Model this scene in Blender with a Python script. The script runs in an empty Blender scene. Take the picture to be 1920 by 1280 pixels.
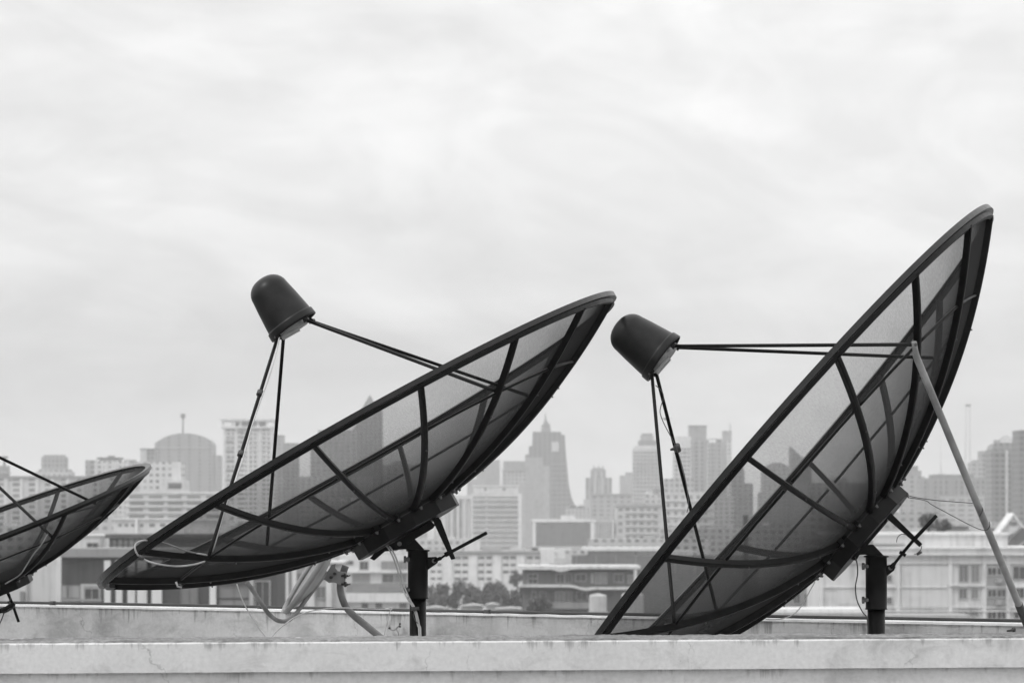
import bpy, bmesh, math, random
from mathutils import Vector, Matrix, noise
random.seed(7)
sc = bpy.context.scene
COL = sc.collection
F, CX, HZ = 6400.0, 960.0, 960.0
ALT = 45.0
R_ = math.radians

# ------------------------------------------------------------------ helpers
def W(px, py, Y):
    return Vector(((px-CX)/F*Y, Y, (HZ-py)/F*Y))

def link(o, parent=None):
    COL.objects.link(o)
    if parent: o.parent = parent
    return o

def tag(o, label=None, cat=None, group=None, kind=None):
    if label: o['label'] = label
    if cat: o['category'] = cat
    if group: o['group'] = group
    if kind: o['kind'] = kind
    return o

def empty(name, loc=(0,0,0), label=None, cat=None, group=None):
    o = bpy.data.objects.new(name, None)
    o.empty_display_size = .2
    o.location = loc
    link(o)
    return tag(o, label, cat, group)

class MB:
    def __init__(s): s.bm = bmesh.new()
    def box(s, x0, x1, y0, y1, z0, z1, M=None):
        v = [s.bm.verts.new(Vector(p) if M is None else M @ Vector(p)) for p in
             ((x0,y0,z0),(x1,y0,z0),(x1,y1,z0),(x0,y1,z0),(x0,y0,z1),(x1,y0,z1),(x1,y1,z1),(x0,y1,z1))]
        for f in ((3,2,1,0),(4,5,6,7),(0,1,5,4),(1,2,6,5),(2,3,7,6),(3,0,4,7)):
            s.bm.faces.new([v[i] for i in f])
        return s
    def loft(s, rings, caps=True, closed=False):
        R = [[s.bm.verts.new(p) for p in r] for r in rings]
        n = len(R[0]); m = len(R)
        for i in range(m if closed else m-1):
            a, b = R[i], R[(i+1) % m]
            for j in range(n):
                f = s.bm.faces.new((a[j], a[(j+1)%n], b[(j+1)%n], b[j])); f.smooth = True
        if caps and not closed:
            s.bm.faces.new(R[0][::-1]); s.bm.faces.new(R[-1])
        return s
    def tube(s, pts, r, n=10, caps=True):
        pts = [Vector(p) for p in pts]
        rr = r if isinstance(r, (list, tuple)) else [r]*len(pts)
        t0 = (pts[1]-pts[0]).normalized()
        u = t0.orthogonal().normalized()
        rings = []
        for i, p in enumerate(pts):
            t = (pts[min(i+1, len(pts)-1)]-pts[max(i-1, 0)]).normalized()
            u = (u - t*u.dot(t)).normalized(); w = t.cross(u)
            rings.append([p+(u*math.cos(a)+w*math.sin(a))*rr[i] for a in (2*math.pi*k/n for k in range(n))])
        return s.loft(rings, caps)
    def lathe(s, prof, M, n=32, flat=False):
        rings = []
        for (r, z) in prof:
            rings.append([M @ Vector((max(r,1e-4)*math.cos(a), max(r,1e-4)*math.sin(a), z)) for a in (2*math.pi*k/n for k in range(n))])
        s.loft(rings, caps=True)
        if flat:
            for f in s.bm.faces: f.smooth = False
        return s
    def prism(s, poly, y0, y1, M=None):
        a = [s.bm.verts.new((M @ Vector((x,y0,z))) if M else (x,y0,z)) for x, z in poly]
        b = [s.bm.verts.new((M @ Vector((x,y1,z))) if M else (x,y1,z)) for x, z in poly]
        n = len(poly)
        s.bm.faces.new(a); s.bm.faces.new(b[::-1])
        for i in range(n): s.bm.faces.new((a[i], b[i], b[(i+1)%n], a[(i+1)%n]))
        return s
    def build(s, name, mat, parent=None, bevel=0):
        bmesh.ops.recalc_face_normals(s.bm, faces=s.bm.faces)
        me = bpy.data.meshes.new(name); s.bm.to_mesh(me); s.bm.free()
        me.materials.append(mat)
        o = link(bpy.data.objects.new(name, me), parent)
        if bevel:
            b = o.modifiers.new('bevel', 'BEVEL'); b.width = bevel; b.segments = 2; b.limit_method = 'ANGLE'
        return o

def spline(pts, n=8):
    P = [Vector(p) for p in pts]; P = [P[0]*2-P[1]]+P+[P[-1]*2-P[-2]]
    out = []
    for i in range(1, len(P)-2):
        for k in range(n):
            t = k/n
            out.append(.5*((2*P[i])+(P[i+1]-P[i-1])*t+(2*P[i-1]-5*P[i]+4*P[i+1]-P[i+2])*t*t+(3*P[i]-P[i-1]-3*P[i+1]+P[i+2])*t**3))
    out.append(P[-2])
    return out

# ------------------------------------------------------------------ materials
def newmat(name):
    m = bpy.data.materials.new(name); m.use_nodes = True
    nt = m.node_tree; b = nt.nodes['Principled BSDF']
    return m, nt, b
def N(nt, t, **k):
    n = nt.nodes.new(t)
    for a, v in k.items():
        if a in n.inputs.keys(): n.inputs[a].default_value = v
        else: setattr(n, a, v)
    return n
def L(nt, a, b): nt.links.new(a, b)
def math_(nt, op, a, b=None, c=None):
    n = nt.nodes.new('ShaderNodeMath'); n.operation = op
    for i, v in enumerate((a, b, c)):
        if v is None: continue
        if isinstance(v, (int, float)): n.inputs[i].default_value = v
        else: nt.links.new(v, n.inputs[i])
    return n.outputs[0]
def gray(v): return (v, v, v, 1)
def ramp(nt, fac, stops):
    r = nt.nodes.new('ShaderNodeValToRGB')
    e = r.color_ramp.elements
    while len(e) < len(stops): e.new(.5)
    for i, (p, v) in enumerate(stops): e[i].position = p; e[i].color = gray(v)
    nt.links.new(fac, r.inputs[0])
    return r.outputs[0]

def simple(name, v, rough=.6, var=.15, scale=8, metal=0, bump=0, spec=.5):
    m, nt, b = newmat(name)
    tc = N(nt, 'ShaderNodeTexCoord')
    no = N(nt, 'ShaderNodeTexNoise', Scale=scale, Detail=6.0)
    L(nt, tc.outputs['Object'], no.inputs['Vector'])
    c = ramp(nt, no.outputs['Fac'], [(.3, v*(1-var)), (.7, v*(1+var))])
    L(nt, c, b.inputs['Base Color'])
    rr = math_(nt, 'MULTIPLY_ADD', no.outputs['Fac'], .25, rough-.12)
    L(nt, rr, b.inputs['Roughness'])
    b.inputs['Metallic'].default_value = metal
    b.inputs['Specular IOR Level'].default_value = spec
    if bump:
        bp = N(nt, 'ShaderNodeBump', Strength=bump, Distance=.01)
        L(nt, no.outputs['Fac'], bp.inputs['Height']); L(nt, bp.outputs[0], b.inputs['Normal'])
    return m

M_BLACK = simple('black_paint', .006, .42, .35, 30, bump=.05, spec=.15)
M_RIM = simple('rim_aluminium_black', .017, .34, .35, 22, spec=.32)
M_CAP = simple('cap_plastic', .012, .38, .5, 20, bump=.04, spec=.26)
M_PLATE = simple('feed_plate_metal', .35, .4, .2, 40, metal=.3)
M_BOLT = simple('bolt_metal', .12, .4, .4, 120, metal=.7)
M_STRUT = simple('galvanised_tube', .30, .45, .35, 9, metal=.25)
M_CABLE = simple('cable_white', .5, .5, .2, 20)
M_CABLEG = simple('cable_grey', .30, .5, .3, 20)
M_CABLED = simple('cable_dark', .05, .5, .2, 20)
M_ARM = simple('weathered_grey_tube', .2, .6, .5, 14)
M_ARM2 = simple('pale_grey_paint', .33, .55, .2, 12)
M_PALE = simple('pale_dish_paint', .28, .5, .2, 12)
M_PIPE = simple('conduit_dark', .045, .6, .4, 6)

def mesh_material():
    m, nt, b = newmat('perforated_mesh')
    out = nt.nodes['Material Output']
    geo = N(nt, 'ShaderNodeNewGeometry')
    d = N(nt, 'ShaderNodeVectorMath', operation='DOT_PRODUCT')
    L(nt, geo.outputs['Incoming'], d.inputs[0]); L(nt, geo.outputs['Normal'], d.inputs[1])
    c = math_(nt, 'MAXIMUM', math_(nt, 'ABSOLUTE', d.outputs['Value']), .03)
    tc = N(nt, 'ShaderNodeTexCoord')
    no = N(nt, 'ShaderNodeTexNoise', Scale=5.0, Detail=5.0)
    L(nt, tc.outputs['Object'], no.inputs['Vector'])
    mp = N(nt, 'ShaderNodeMapping'); mp.inputs['Scale'].default_value = (90, 420, 60)
    L(nt, tc.outputs['Object'], mp.inputs['Vector'])
    no2 = N(nt, 'ShaderNodeTexNoise', Scale=1.0, Detail=3.0)
    L(nt, mp.outputs[0], no2.inputs['Vector'])
    # wires seen edge-on close up: the open share falls with the angle of view
    k = math_(nt, 'MULTIPLY_ADD', no.outputs['Fac'], .10, .148)
    k = math_(nt, 'ADD', k, math_(nt, 'MULTIPLY', math_(nt, 'SUBTRACT', no2.outputs['Fac'], .5), .15))
    t = math_(nt, 'POWER', 2.71828, math_(nt, 'MULTIPLY', math_(nt, 'DIVIDE', k, math_(nt, 'POWER', c, 1.6)), -1.0))
    tr = N(nt, 'ShaderNodeBsdfTransparent')
    mx = N(nt, 'ShaderNodeMixShader')
    L(nt, t, mx.inputs[0]); L(nt, b.outputs[0], mx.inputs[1]); L(nt, tr.outputs[0], mx.inputs[2])
    L(nt, mx.outputs[0], out.inputs['Surface'])
    b.inputs['Base Color'].default_value = gray(.048); b.inputs['Specular IOR Level'].default_value = .0; b.inputs['Roughness'].default_value = .9; b.inputs['Roughness'].default_value = .55
    return m
M_MESH = mesh_material()

def concrete(name, base, ztop, drip=.5, dlen=.07, broad=.3, smudge=.5, crack=.5, fine=.12):
    """painted cement: soot runs that start at the upper edge (ztop, metres in the wall's own frame), smudges, hair cracks"""
    m, nt, b = newmat(name)
    tc = N(nt, 'ShaderNodeTexCoord'); sp = N(nt, 'ShaderNodeSeparateXYZ'); L(nt, tc.outputs['Object'], sp.inputs[0])
    def nz(scale, det=6.0, mapscale=None, rough=.6, dist=0, off=0):
        n = N(nt, 'ShaderNodeTexNoise', Scale=scale, Detail=det, Roughness=rough, Distortion=dist)
        mp = N(nt, 'ShaderNodeMapping'); mp.inputs['Scale'].default_value = mapscale or (1, 1, 1)
        mp.inputs['Location'].default_value = (off, 0, off*.3)
        L(nt, tc.outputs['Object'], mp.inputs['Vector']); L(nt, mp.outputs[0], n.inputs['Vector'])
        return n.outputs['Fac']
    cur = ramp(nt, nz(2.2), [(.3, base*.93), (.7, base*1.06)])
    def mul(fac):
        nonlocal cur
        x = N(nt, 'ShaderNodeMix', data_type='RGBA', blend_type='MULTIPLY'); x.inputs[0].default_value = 1
        L(nt, cur, x.inputs[6]); L(nt, fac, x.inputs[7]); cur = x.outputs[2]
    mul(ramp(nt, nz(90, 5.0), [(.25, 1-fine), (.75, 1+fine*.5)]))
    if broad:
        mul(ramp(nt, nz(1.0, 4.0, (6, 6, .5), .5), [(.50, 1), (.66, 1-broad*.6), (.8, 1-broad)]))
        mul(ramp(nt, nz(1.0, 5.0, (3.1, 3.1, 6), .65, .4, 5), [(.45, 1.0), (.75, 1-broad*.5)]))
    if drip:
        dn = math_(nt, 'DIVIDE', math_(nt, 'SUBTRACT', ztop, sp.outputs[2]), dlen)     # 0 at the edge, 1 one run lower
        run = nz(1.0, 5.0, (38, 38, 2.2), .65, .15, 2)
        place = nz(1.0, 3.0, (3.5, 3.5, .2), .5, 0, 9)
        v = math_(nt, 'SUBTRACT', math_(nt, 'ADD', run, math_(nt, 'MULTIPLY', place, .7)), math_(nt, 'MULTIPLY', dn, .20))
        mul(ramp(nt, v, [(.84, 1), (.93, 1-drip*.6), (1.0, 1-drip)]))
    if smudge:
        a = nz(1.0, 7.0, (9, 9, 16), .68, .7, 3); c = nz(1.0, 2.0, (2.6, 2.6, 7), .5, 0, 11)
        mul(ramp(nt, math_(nt, 'ADD', math_(nt, 'MULTIPLY', a, .6), math_(nt, 'MULTIPLY', c, .4)), [(.50, 1), (.56, 1-smudge*.35), (.66, 1-smudge)]))
        mul(ramp(nt, nz(1.0, 3.0, (70, 70, 70), .5, 0, 1), [(.73, 1), (.78, 1-smudge*1.3)]))
    if crack:
        nn = N(nt, 'ShaderNodeTexNoise', Scale=14.0, Detail=6.0, Roughness=.6)
        L(nt, tc.outputs['Object'], nn.inputs['Vector'])
        ad = N(nt, 'ShaderNodeMix', data_type='RGBA', blend_type='ADD'); ad.inputs[0].default_value = .10
        L(nt, tc.outputs['Object'], ad.inputs[6]); L(nt, nn.outputs['Color'], ad.inputs[7])
        mp = N(nt, 'ShaderNodeMapping'); mp.inputs['Scale'].default_value = (3.3, 3.3, 1.6); mp.inputs['Location'].default_value = (1.37, .2, .11)
        L(nt, ad.outputs[2], mp.inputs['Vector'])
        vo = N(nt, 'ShaderNodeTexVoronoi', feature='DISTANCE_TO_EDGE', Scale=1.0, Randomness=1.0); L(nt, mp.outputs[0], vo.inputs['Vector'])
        cr = ramp(nt, vo.outputs['Distance'], [(.0, 0), (.0045, 1)])
        mask = ramp(nt, nz(1.0, 4.0, (3.5, 3.5, 5), .6, 0, 4), [(.50, 1), (.60, 0)])
        mul(math_(nt, 'MULTIPLY_ADD', math_(nt, 'MAXIMUM', cr, mask), crack, 1-crack))
    L(nt, cur, b.inputs['Base Color'])
    b.inputs['Roughness'].default_value = .85; b.inputs['Specular IOR Level'].default_value = .2
    bp = N(nt, 'ShaderNodeBump', Strength=.3, Distance=.003)
    L(nt, nz(35, 8.0), bp.inputs['Height']); L(nt, bp.outputs[0], b.inputs['Normal'])
    return m
M_CONC_NEAR = concrete('painted_concrete_near', .68, .9925, .5, .03, .10, .30, .45)
M_CONC_LOW = concrete('painted_concrete_recess', .66, .922, .35, .03, .12, .2, .3)
M_CONC_TOP = concrete('rough_mortar_top', .26, 0, 0, 1, .5, .5, 0, .6)
M_CONC_FAR = concrete('painted_concrete_far', .60, .944, .5, .07, .30, .35, .4)
M_WHITEEDGE = simple('white_mortar_edge', .85, .8, .12, 30)
M_ROOF = simple('roof_deck', .3, .9, .3, 3)

def facade(name, wall, glass=.08, bay=3.4, floor=3.2, fw=.55, fh=.5, blinds=.5, rough=.5, ledge=.0):
    """wall with a regular pattern of panes, in metres on the building itself"""
    glass *= .55
    m, nt, b = newmat(name)
    tc = N(nt, 'ShaderNodeTexCoord'); sp = N(nt, 'ShaderNodeSeparateXYZ')
    L(nt, tc.outputs['Object'], sp.inputs[0])
    geo = N(nt, 'ShaderNodeNewGeometry'); 
    u = math_(nt, 'DIVIDE', math_(nt, 'ADD', sp.outputs[0], sp.outputs[1]), bay)
    v = math_(nt, 'DIVIDE', sp.outputs[2], floor)
    fu, fv = math_(nt, 'FRACT', u), math_(nt, 'FRACT', v)
    iu, iv = math_(nt, 'FLOOR', u), math_(nt, 'FLOOR', v)
    wu = math_(nt, 'LESS_THAN', math_(nt, 'ABSOLUTE', math_(nt, 'SUBTRACT', fu, .5)), fw/2)
    wv = math_(nt, 'LESS_THAN', math_(nt, 'ABSOLUTE', math_(nt, 'SUBTRACT', fv, .5)), fh/2)
    win = math_(nt, 'MULTIPLY', wu, wv)
    cx = N(nt, 'ShaderNodeCombineXYZ'); L(nt, iu, cx.inputs[0]); L(nt, iv, cx.inputs[1])
    wn = N(nt, 'ShaderNodeTexWhiteNoise', noise_dimensions='3D'); L(nt, cx.outputs[0], wn.inputs['Vector'])
    g = ramp(nt, wn.outputs['Value'], [(.0, glass), (.55, glass*1.5), (1.0, glass+(wall-glass)*blinds)])
    no = N(nt, 'ShaderNodeTexNoise', Scale=.12, Detail=6.0); L(nt, tc.outputs['Object'], no.inputs['Vector'])
    mp = N(nt, 'ShaderNodeMapping'); mp.inputs['Scale'].default_value = (.8, .8, .05)
    L(nt, tc.outputs['Object'], mp.inputs['Vector'])
    n2 = N(nt, 'ShaderNodeTexNoise', Scale=1.0, Detail=5.0); L(nt, mp.outputs[0], n2.inputs['Vector'])
    wc = ramp(nt, math_(nt, 'MULTIPLY_ADD', n2.outputs['Fac'], .5, math_(nt, 'MULTIPLY', no.outputs['Fac'], .5)), [(.3, wall*.82), (.7, wall*1.1)])
    mx = N(nt, 'ShaderNodeMix', data_type='RGBA'); L(nt, win, mx.inputs[0]); L(nt, wc, mx.inputs[6]); L(nt, g, mx.inputs[7])
    L(nt, mx.outputs[2], b.inputs['Base Color'])
    b.inputs['Roughness'].default_value = rough+.2
    b.inputs['Specular IOR Level'].default_value = .3
    return m
_fm = {}
def FM(*a, **k):
    key = (a, tuple(sorted(k.items())))
    if key not in _fm: _fm[key] = facade('facade_pattern', *a, **k)
    return _fm[key]
_pm = {}
def plaster(v):
    m, nt, b = newmat('wall_plaster')
    tc = N(nt, 'ShaderNodeTexCoord')
    no = N(nt, 'ShaderNodeTexNoise', Scale=.3, Detail=7.0); L(nt, tc.outputs['Object'], no.inputs['Vector'])
    mp = N(nt, 'ShaderNodeMapping'); mp.inputs['Scale'].default_value = (1.4, 1.4, .09)
    L(nt, tc.outputs['Object'], mp.inputs['Vector'])
    n2 = N(nt, 'ShaderNodeTexNoise', Scale=1.0, Detail=6.0, Roughness=.65); L(nt, mp.outputs[0], n2.inputs['Vector'])
    c = ramp(nt, math_(nt, 'MULTIPLY_ADD', n2.outputs['Fac'], .6, math_(nt, 'MULTIPLY', no.outputs['Fac'], .4)), [(.36, v*.72), (.50, v), (.7, v*1.12)])
    L(nt, c, b.inputs['Base Color']); b.inputs['Roughness'].default_value = .85; b.inputs['Specular IOR Level'].default_value = .2
    return m
def PL_(v):
    if v not in _pm: _pm[v] = plaster(v)
    return _pm[v]
def glass_mat(name, v, spread):
    m, nt, b = newmat(name)
    oi = N(nt, 'ShaderNodeObjectInfo')
    tc = N(nt, 'ShaderNodeTexCoord')
    no = N(nt, 'ShaderNodeTexNoise', Scale=1.3, Detail=3.0); L(nt, tc.outputs['Object'], no.inputs['Vector'])
    c = ramp(nt, math_(nt, 'MULTIPLY_ADD', oi.outputs['Random'], .7, math_(nt, 'MULTIPLY', no.outputs['Fac'], .3)), [(.1, v), (.9, v*spread)])
    L(nt, c, b.inputs['Base Color']); b.inputs['Roughness'].default_value = .25
    return m
M_GLASS = glass_mat('window_glass', .03, 3.0)
M_GLASSL = glass_mat('window_glass_pale', .14, 1.8)

# ------------------------------------------------------------------ dishes
def bolt_mesh():
    mb = MB(); M = Matrix.Identity(4)
    mb.lathe([(.0065, 0), (.0065, .005), (.004, .0055), (.004, .010)], M, 6, True)
    bmesh.ops.recalc_face_normals(mb.bm, faces=mb.bm.faces)
    me = bpy.data.meshes.new('bolt'); mb.bm.to_mesh(me); mb.bm.free(); me.materials.append(M_BOLT)
    return me
ME_BOLT = bolt_mesh()
def bolt(parent, loc, dirv, s=1.0):
    o = link(bpy.data.objects.new('bolt', ME_BOLT), parent)
    o.location = loc; o.rotation_mode = 'QUATERNION'
    o.rotation_quaternion = Vector((0,0,1)).rotation_difference(Vector(dirv)); o.scale = (s, s, s)
    return o

def make_dish(V, a, roll, R, nrib, label, h_feed, legs, base, capscale=1.0, hubr=.18, tilt=0.0, sag=.31):
    """reflector frame: X towards the viewer in the rim plane, Z along the axis"""
    S = sag*R
    V = Vector(V); a = Vector(a).normalized()
    n = Vector((0, -1, 0)); n = (n-a*n.dot(a)).normalized()
    m = -(n.cross(a)); 
    M = Matrix((( n.x, m.x, a.x, V.x), (n.y, m.y, a.y, V.y), (n.z, m.z, a.z, V.z), (0,0,0,1)))
    root = empty('satellite_dish', base, label, 'satellite dish', 'black mesh satellite dishes on the roof')
    Mi = Matrix.Translation(-Vector(base)) @ M      # reflector -> root space
    def place(o): o.matrix_local = Mi; return o
    step = 2*math.pi/nrib
    def P(r, th, dz=0): return Vector((R*r*math.cos(th), R*r*math.sin(th), S*r*r+dz))
    r0 = hubr*.90/R
    # one panel of mesh between two ribs, shared by all
    bm = bmesh.new(); NR, NT = 26, 6; g = []
    for i in range(NR+1):
        r = r0+(.995-r0)*i/NR
        g.append([bm.verts.new(P(r, step*j/NT)) for j in range(NT+1)])
    for i in range(NR):
        for j in range(NT):
            f = bm.faces.new((g[i][j], g[i+1][j], g[i+1][j+1], g[i][j+1])); f.smooth = True
    me_panel = bpy.data.meshes.new('mesh_panel'); bm.to_mesh(me_panel); bm.free(); me_panel.materials.append(M_MESH)
    # rib
    mb = MB(); rings = []; w = .0072*(R/.9)
    for i in range(27):
        r = hubr*.99/R+(.988-hubr*.99/R)*i/26
        c = P(r, 0); nx, nz = -2*S*r/R, 1.0; l = math.hypot(nx, nz); nx /= l; nz /= l
        dep = .0175*(R/.9)
        prof = [(-w, -.0015), (w, -.0015), (w, -dep), (w*.45, -dep-.002), (-w*.45, -dep-.002), (-w, -dep)]
        rings.append([Vector((c.x+nx*d, y, c.z+nz*d)) for y, d in prof])
    mb.loft(rings)
    for f in mb.bm.faces: f.smooth = False
    bmesh.ops.recalc_face_normals(mb.bm, faces=mb.bm.faces)
    me_rib = bpy.data.meshes.new('rib'); mb.bm.to_mesh(me_rib); mb.bm.free(); me_rib.materials.append(M_BLACK)
    # hoop rod between two ribs
    rho = .777
    mb = MB(); A, B = P(rho, .02, -.010), P(rho, step-.02, -.010)
    mid = P(rho, step/2, -.008)
    mb.tube(spline([A, (A+B)/2*.7+mid*.3, B], 4), .0042*(R/.9), 8)
    bmesh.ops.recalc_face_normals(mb.bm, faces=mb.bm.faces)
    me_rod = bpy.data.meshes.new('hoop_rod'); mb.bm.to_mesh(me_rod); mb.bm.free(); me_rod.materials.append(M_BLACK)
    for k in range(nrib):
        rot = Matrix.Rotation(roll+k*step, 4, 'Z')
        for nm, me in (('mesh_panel', me_panel), ('hoop_rod', me_rod)):
            o = link(bpy.data.objects.new(nm, me), root); o.matrix_local = Mi @ rot
        o = link(bpy.data.objects.new('rib', me_rib), root); o.matrix_local = Mi @ rot
        for r, side in ((.33, 1), (.68, -1)):
            c = P(r, 0)
            bolt(o, (c.x+.008, side*w*.2, c.z-.018*(R/.9)), (.62*r, 0, -1), .48)
    # rim
    mb = MB(); rings = []
    s_ = R/.9
    prof = [(R-.016*s_, .004), (R+.013*s_, .009*s_), (R+.013*s_, -.0065*s_), (R-.003*s_, -.0075*s_), (R-.003*s_, -.003), (R-.016*s_, -.003)]
    zr = S*.985
    for k in range(144):
        t = 2*math.pi*k/144
        rings.append([Vector((p*math.cos(t), p*math.sin(t), zr+z)) for p, z in prof])
    mb.loft(rings, closed=True)
    for f in mb.bm.faces: f.smooth = False
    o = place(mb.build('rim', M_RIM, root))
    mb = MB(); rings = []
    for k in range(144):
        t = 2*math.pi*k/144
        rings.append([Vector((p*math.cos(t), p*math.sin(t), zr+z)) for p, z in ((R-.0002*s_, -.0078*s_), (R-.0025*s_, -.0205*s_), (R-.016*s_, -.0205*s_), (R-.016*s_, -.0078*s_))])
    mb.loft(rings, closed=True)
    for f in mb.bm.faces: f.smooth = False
    mb.build('rim_shade_strip', M_BLACK, o)  # black strip under the flange; the shade there is put into its colour
    # hub ring
    mb = MB(); hr = hubr
    hs = hubr/.18
    mb.lathe([(hr-.004, -.048*hs), (hr, -.048*hs), (hr, -.002), (hr-.004, -.001), (hr-.005, S*(hr/R)**2+.001), (.02, S*(hr/R)**2), (.02, -.016), (hr-.006, -.018)],
             Matrix.Rotation(.2, 4, 'Z'), 12, True)
    hub = place(mb.build('hub_ring', M_BLACK, root, .002))
    for k in range(nrib):
        t = roll+k*step
        bolt(hub, ((hr+.020)*math.cos(t+.08), (hr+.020)*math.sin(t+.08), -.0045), (0, 0, -1), .9)
    for k in range(nrib):   # rib shoes
        t = roll+k*step
        mm = Matrix.Rotation(t, 4, 'Z')
        mb = MB(); mb.box(hr-.002, hr+.036, -.004, .022, -.0045, -.001, mm); mb.box(hr-.001, hr+.034, .0185, .022, -.001, .012, mm)
        b_ = place(mb.build('rib_bracket', M_BLACK, root))
    # feed horn cap
    c = capscale
    cap = [(.075*c, -.001), (.0800*c, .0), (.0802*c, .006), (.0790*c, .019), (.0785*c, .0215), (.075*c, .023), (.0745*c, .026), (.073*c, .04), (.0665*c, .09), (.061*c, .125)]
    for k in range(1, 10):
        t = k/9*math.pi/2
        cap.append((.061*c*(math.cos(t)*.75+.25*math.cos(t)**.4 if k < 9 else 0), .125+.048*math.sin(t)))
    tl = Matrix.Translation((0, 0, h_feed)) @ Matrix.Rotation(tilt, 4, 'X') @ Matrix.Translation((0, 0, -h_feed))
    mb = MB(); mb.lathe([(r*1.02, z*1.05+h_feed) for r, z in [(.02, .02), (.070*c, .018), (.0745*c, .004)]+cap], tl, 48)
    feed = place(mb.build('feed_cap', M_CAP, root))
    mb = MB(); I = Matrix.Identity(4)
    mb.lathe([(.045*c, h_feed-.009), (.05*c, h_feed-.007), (.05*c, h_feed+.018), (.04*c, h_feed+.018)], I, 24)
    mb.box(-.02, .03, -.048, .012, h_feed-.017, h_feed-.008)
    p = mb.build('feed_plate', M_PLATE, feed)
    for k in legs:
        t = roll+k*step
        A = Vector((.070*c*math.cos(t), .070*c*math.sin(t), h_feed-.004))
        B = P(rho-.01, t, .004)
        d = (B-A).normalized()
        mb = MB()
        mb.tube([A+d*.0, A+d*.1, B-d*.04, B], [.0055, .0055, .0055, .0055], 10)
        mb.box(-.010, .012, -.008, .008, -.006, .006, Matrix.Translation(A))
        leg = place(mb.build('feed_leg', M_BLACK, root))
        bolt(leg, A+Vector((.008*math.cos(t), .008*math.sin(t), 0)), (math.cos(t), math.sin(t), -.2), .8)
    return root, M, Mi, P, place

def pxprism(poly, Y, half, name, mat, root, bevel=.0012):
    b = root.location
    mb = MB(); mb.prism([(((x-CX)/F*Y)-b.x, ((HZ-y)/F*Y)-b.z) for x, y in poly], Y-half-b.y, Y+half-b.y)
    return mb.build(name, mat, root, bevel)
def pxtube(pts, r, name, mat, root, n=12, smooth=0):
    P3 = [W(*p)-root.location for p in pts]
    if smooth: P3 = spline(P3, smooth)
    mb = MB(); mb.tube(P3, r, n)
    return mb.build(name, mat, root)
ROOFZ = -1.3
def mast(root, px, Y, sl, yt, ys, rp, rs, boltys):
    b = root.location; c = W(px, yt, Y)-b
    mb = MB(); zb = 0; z1 = W(px, ys, Y).z-b.z
    I = Matrix.Translation((c.x, c.y, 0))
    mb.lathe([(rp*1.0, 0), (rp, z1+.05)], I, 28); pole = mb.build('pole', M_BLACK, root)
    mb = MB(); mb.lathe([(rp*3, 0), (rp*3, .012), (rp*1.02, .0125), (rp*1.02, .02)], I, 28); mb.build('base_flange', M_BLACK, root)
    mb = MB(); mb.lathe([(rs, z1), (rs+.002, z1+.002), (rs, z1+.004), (rs, c.z-.004), (rs+.0055, c.z-.003), (rs+.0055, c.z+.001), (rs, c.z+.002)], I, 32)
    sleeve = mb.build('pole_sleeve', M_BLACK, root)
    for y in boltys:
        z = W(px, y, Y).z-b.z
        mb = MB(); M = Matrix.Translation((c.x-rs, c.y-.012, z)) @ Matrix.Rotation(-math.pi/2, 4, 'Y')
        mb.lathe([(.009, -.014), (.009, .001), (.006, .0015), (.006, .004), (.0105, .0045), (.0105, .012)], M, 6, True)
        mb.build('clamp_bolt', M_BOLT, sleeve)
    return pole, sleeve

# --- dish in the middle
Y1 = 10.53
base1 = Vector((W(783.5, 1100, Y1).x, Y1, ROOFZ))
d1, MD1, MI1, P1, pl1 = make_dish((-.3402, 10.5297, -.0207), (-.4912, .0337, .8704), R_(-5.73), .9, 16,
    'middle black mesh dish, lying low with its open side up, on a black pole',
    .68, (2, 6, 10, 14), base1, 1.0, .18, R_(5))
mast(d1, 783.5, Y1, 0, 1031, 1122, .0256, .0312, (1048, 1105))
pxprism([(694,1046),(703,1036),(735,1018),(766,1000),(808,976),(816,984),(812,990),(775,1012),(768,1019),(745,1031),(722,1033),(702,1050)], Y1, .028, 'mount_channel', M_BLACK, d1)
pxprism([(735,1020),(758,1006),(777,1009),(797,1031),(766,1031),(760,1029),(728,1031)], Y1, .021, 'pivot_yoke', M_BLACK, d1)
pv = pxtube([(749,1019,Y1-.05),(749,1019,Y1+.05)], .0075, 'pivot_bolt', M_BOLT, d1, 8)
pxprism([(800,1044),(818,1043),(823,1048),(820,1055),(802,1068)], Y1, .006, 'rod_bracket', M_BLACK, d1)
pxtube([(814,1051,Y1-.012),(814,1051,Y1+.012)], .0075, 'bracket_bolt', M_BOLT, d1, 8)
pxprism([(809,972),(822,969),(827,975),(854,1047),(846,1049),(813,979)], Y1-.02, .008, 'actuator_arm', M_BLACK, d1)
pxtube([(814,1051,Y1-.02),(826,1046,Y1-.02),(828,1045,Y1-.02),(840,1037,Y1-.03)], [.005,.006,.0035,.0035], 'threaded_rod', M_BLACK, d1)
pxtube([(834,1040,Y1-.03),(840,1037,Y1-.03),(841,1036.5,Y1-.03),(913,998,Y1-.03)], [.0075,.0075,.0055,.0055], 'adjusting_rod', M_BLACK, d1)
# cable down the pole (two strands)
for dx in (0, 5):
    pxtube([(718+dx,1018,Y1-.02),(730+dx,1030,Y1-.03),(743+dx,1060,Y1-.035),(752+dx,1095,Y1-.035),(763+dx*.8,1120,Y1-.035),(776+dx*.6,1142,Y1-.035),
            (783+dx*.6,1170,Y1-.033),(786+dx*.6,1200,Y1-.033),(787+dx*.6,1400,Y1-.033)], .0026, 'cable', M_CABLE, d1, 8, 6)
pxtube([(770,1141,Y1-.040),(786,1140,Y1-.040)], .006, 'cable_clip', M_CABLED, d1)
pxtube([(777,1144,Y1-.04),(775,1153,Y1-.04),(779,1163,Y1-.04),(784,1168,Y1-.04)], .0012, 'cable', M_CABLED, d1, 6, 5)
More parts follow.
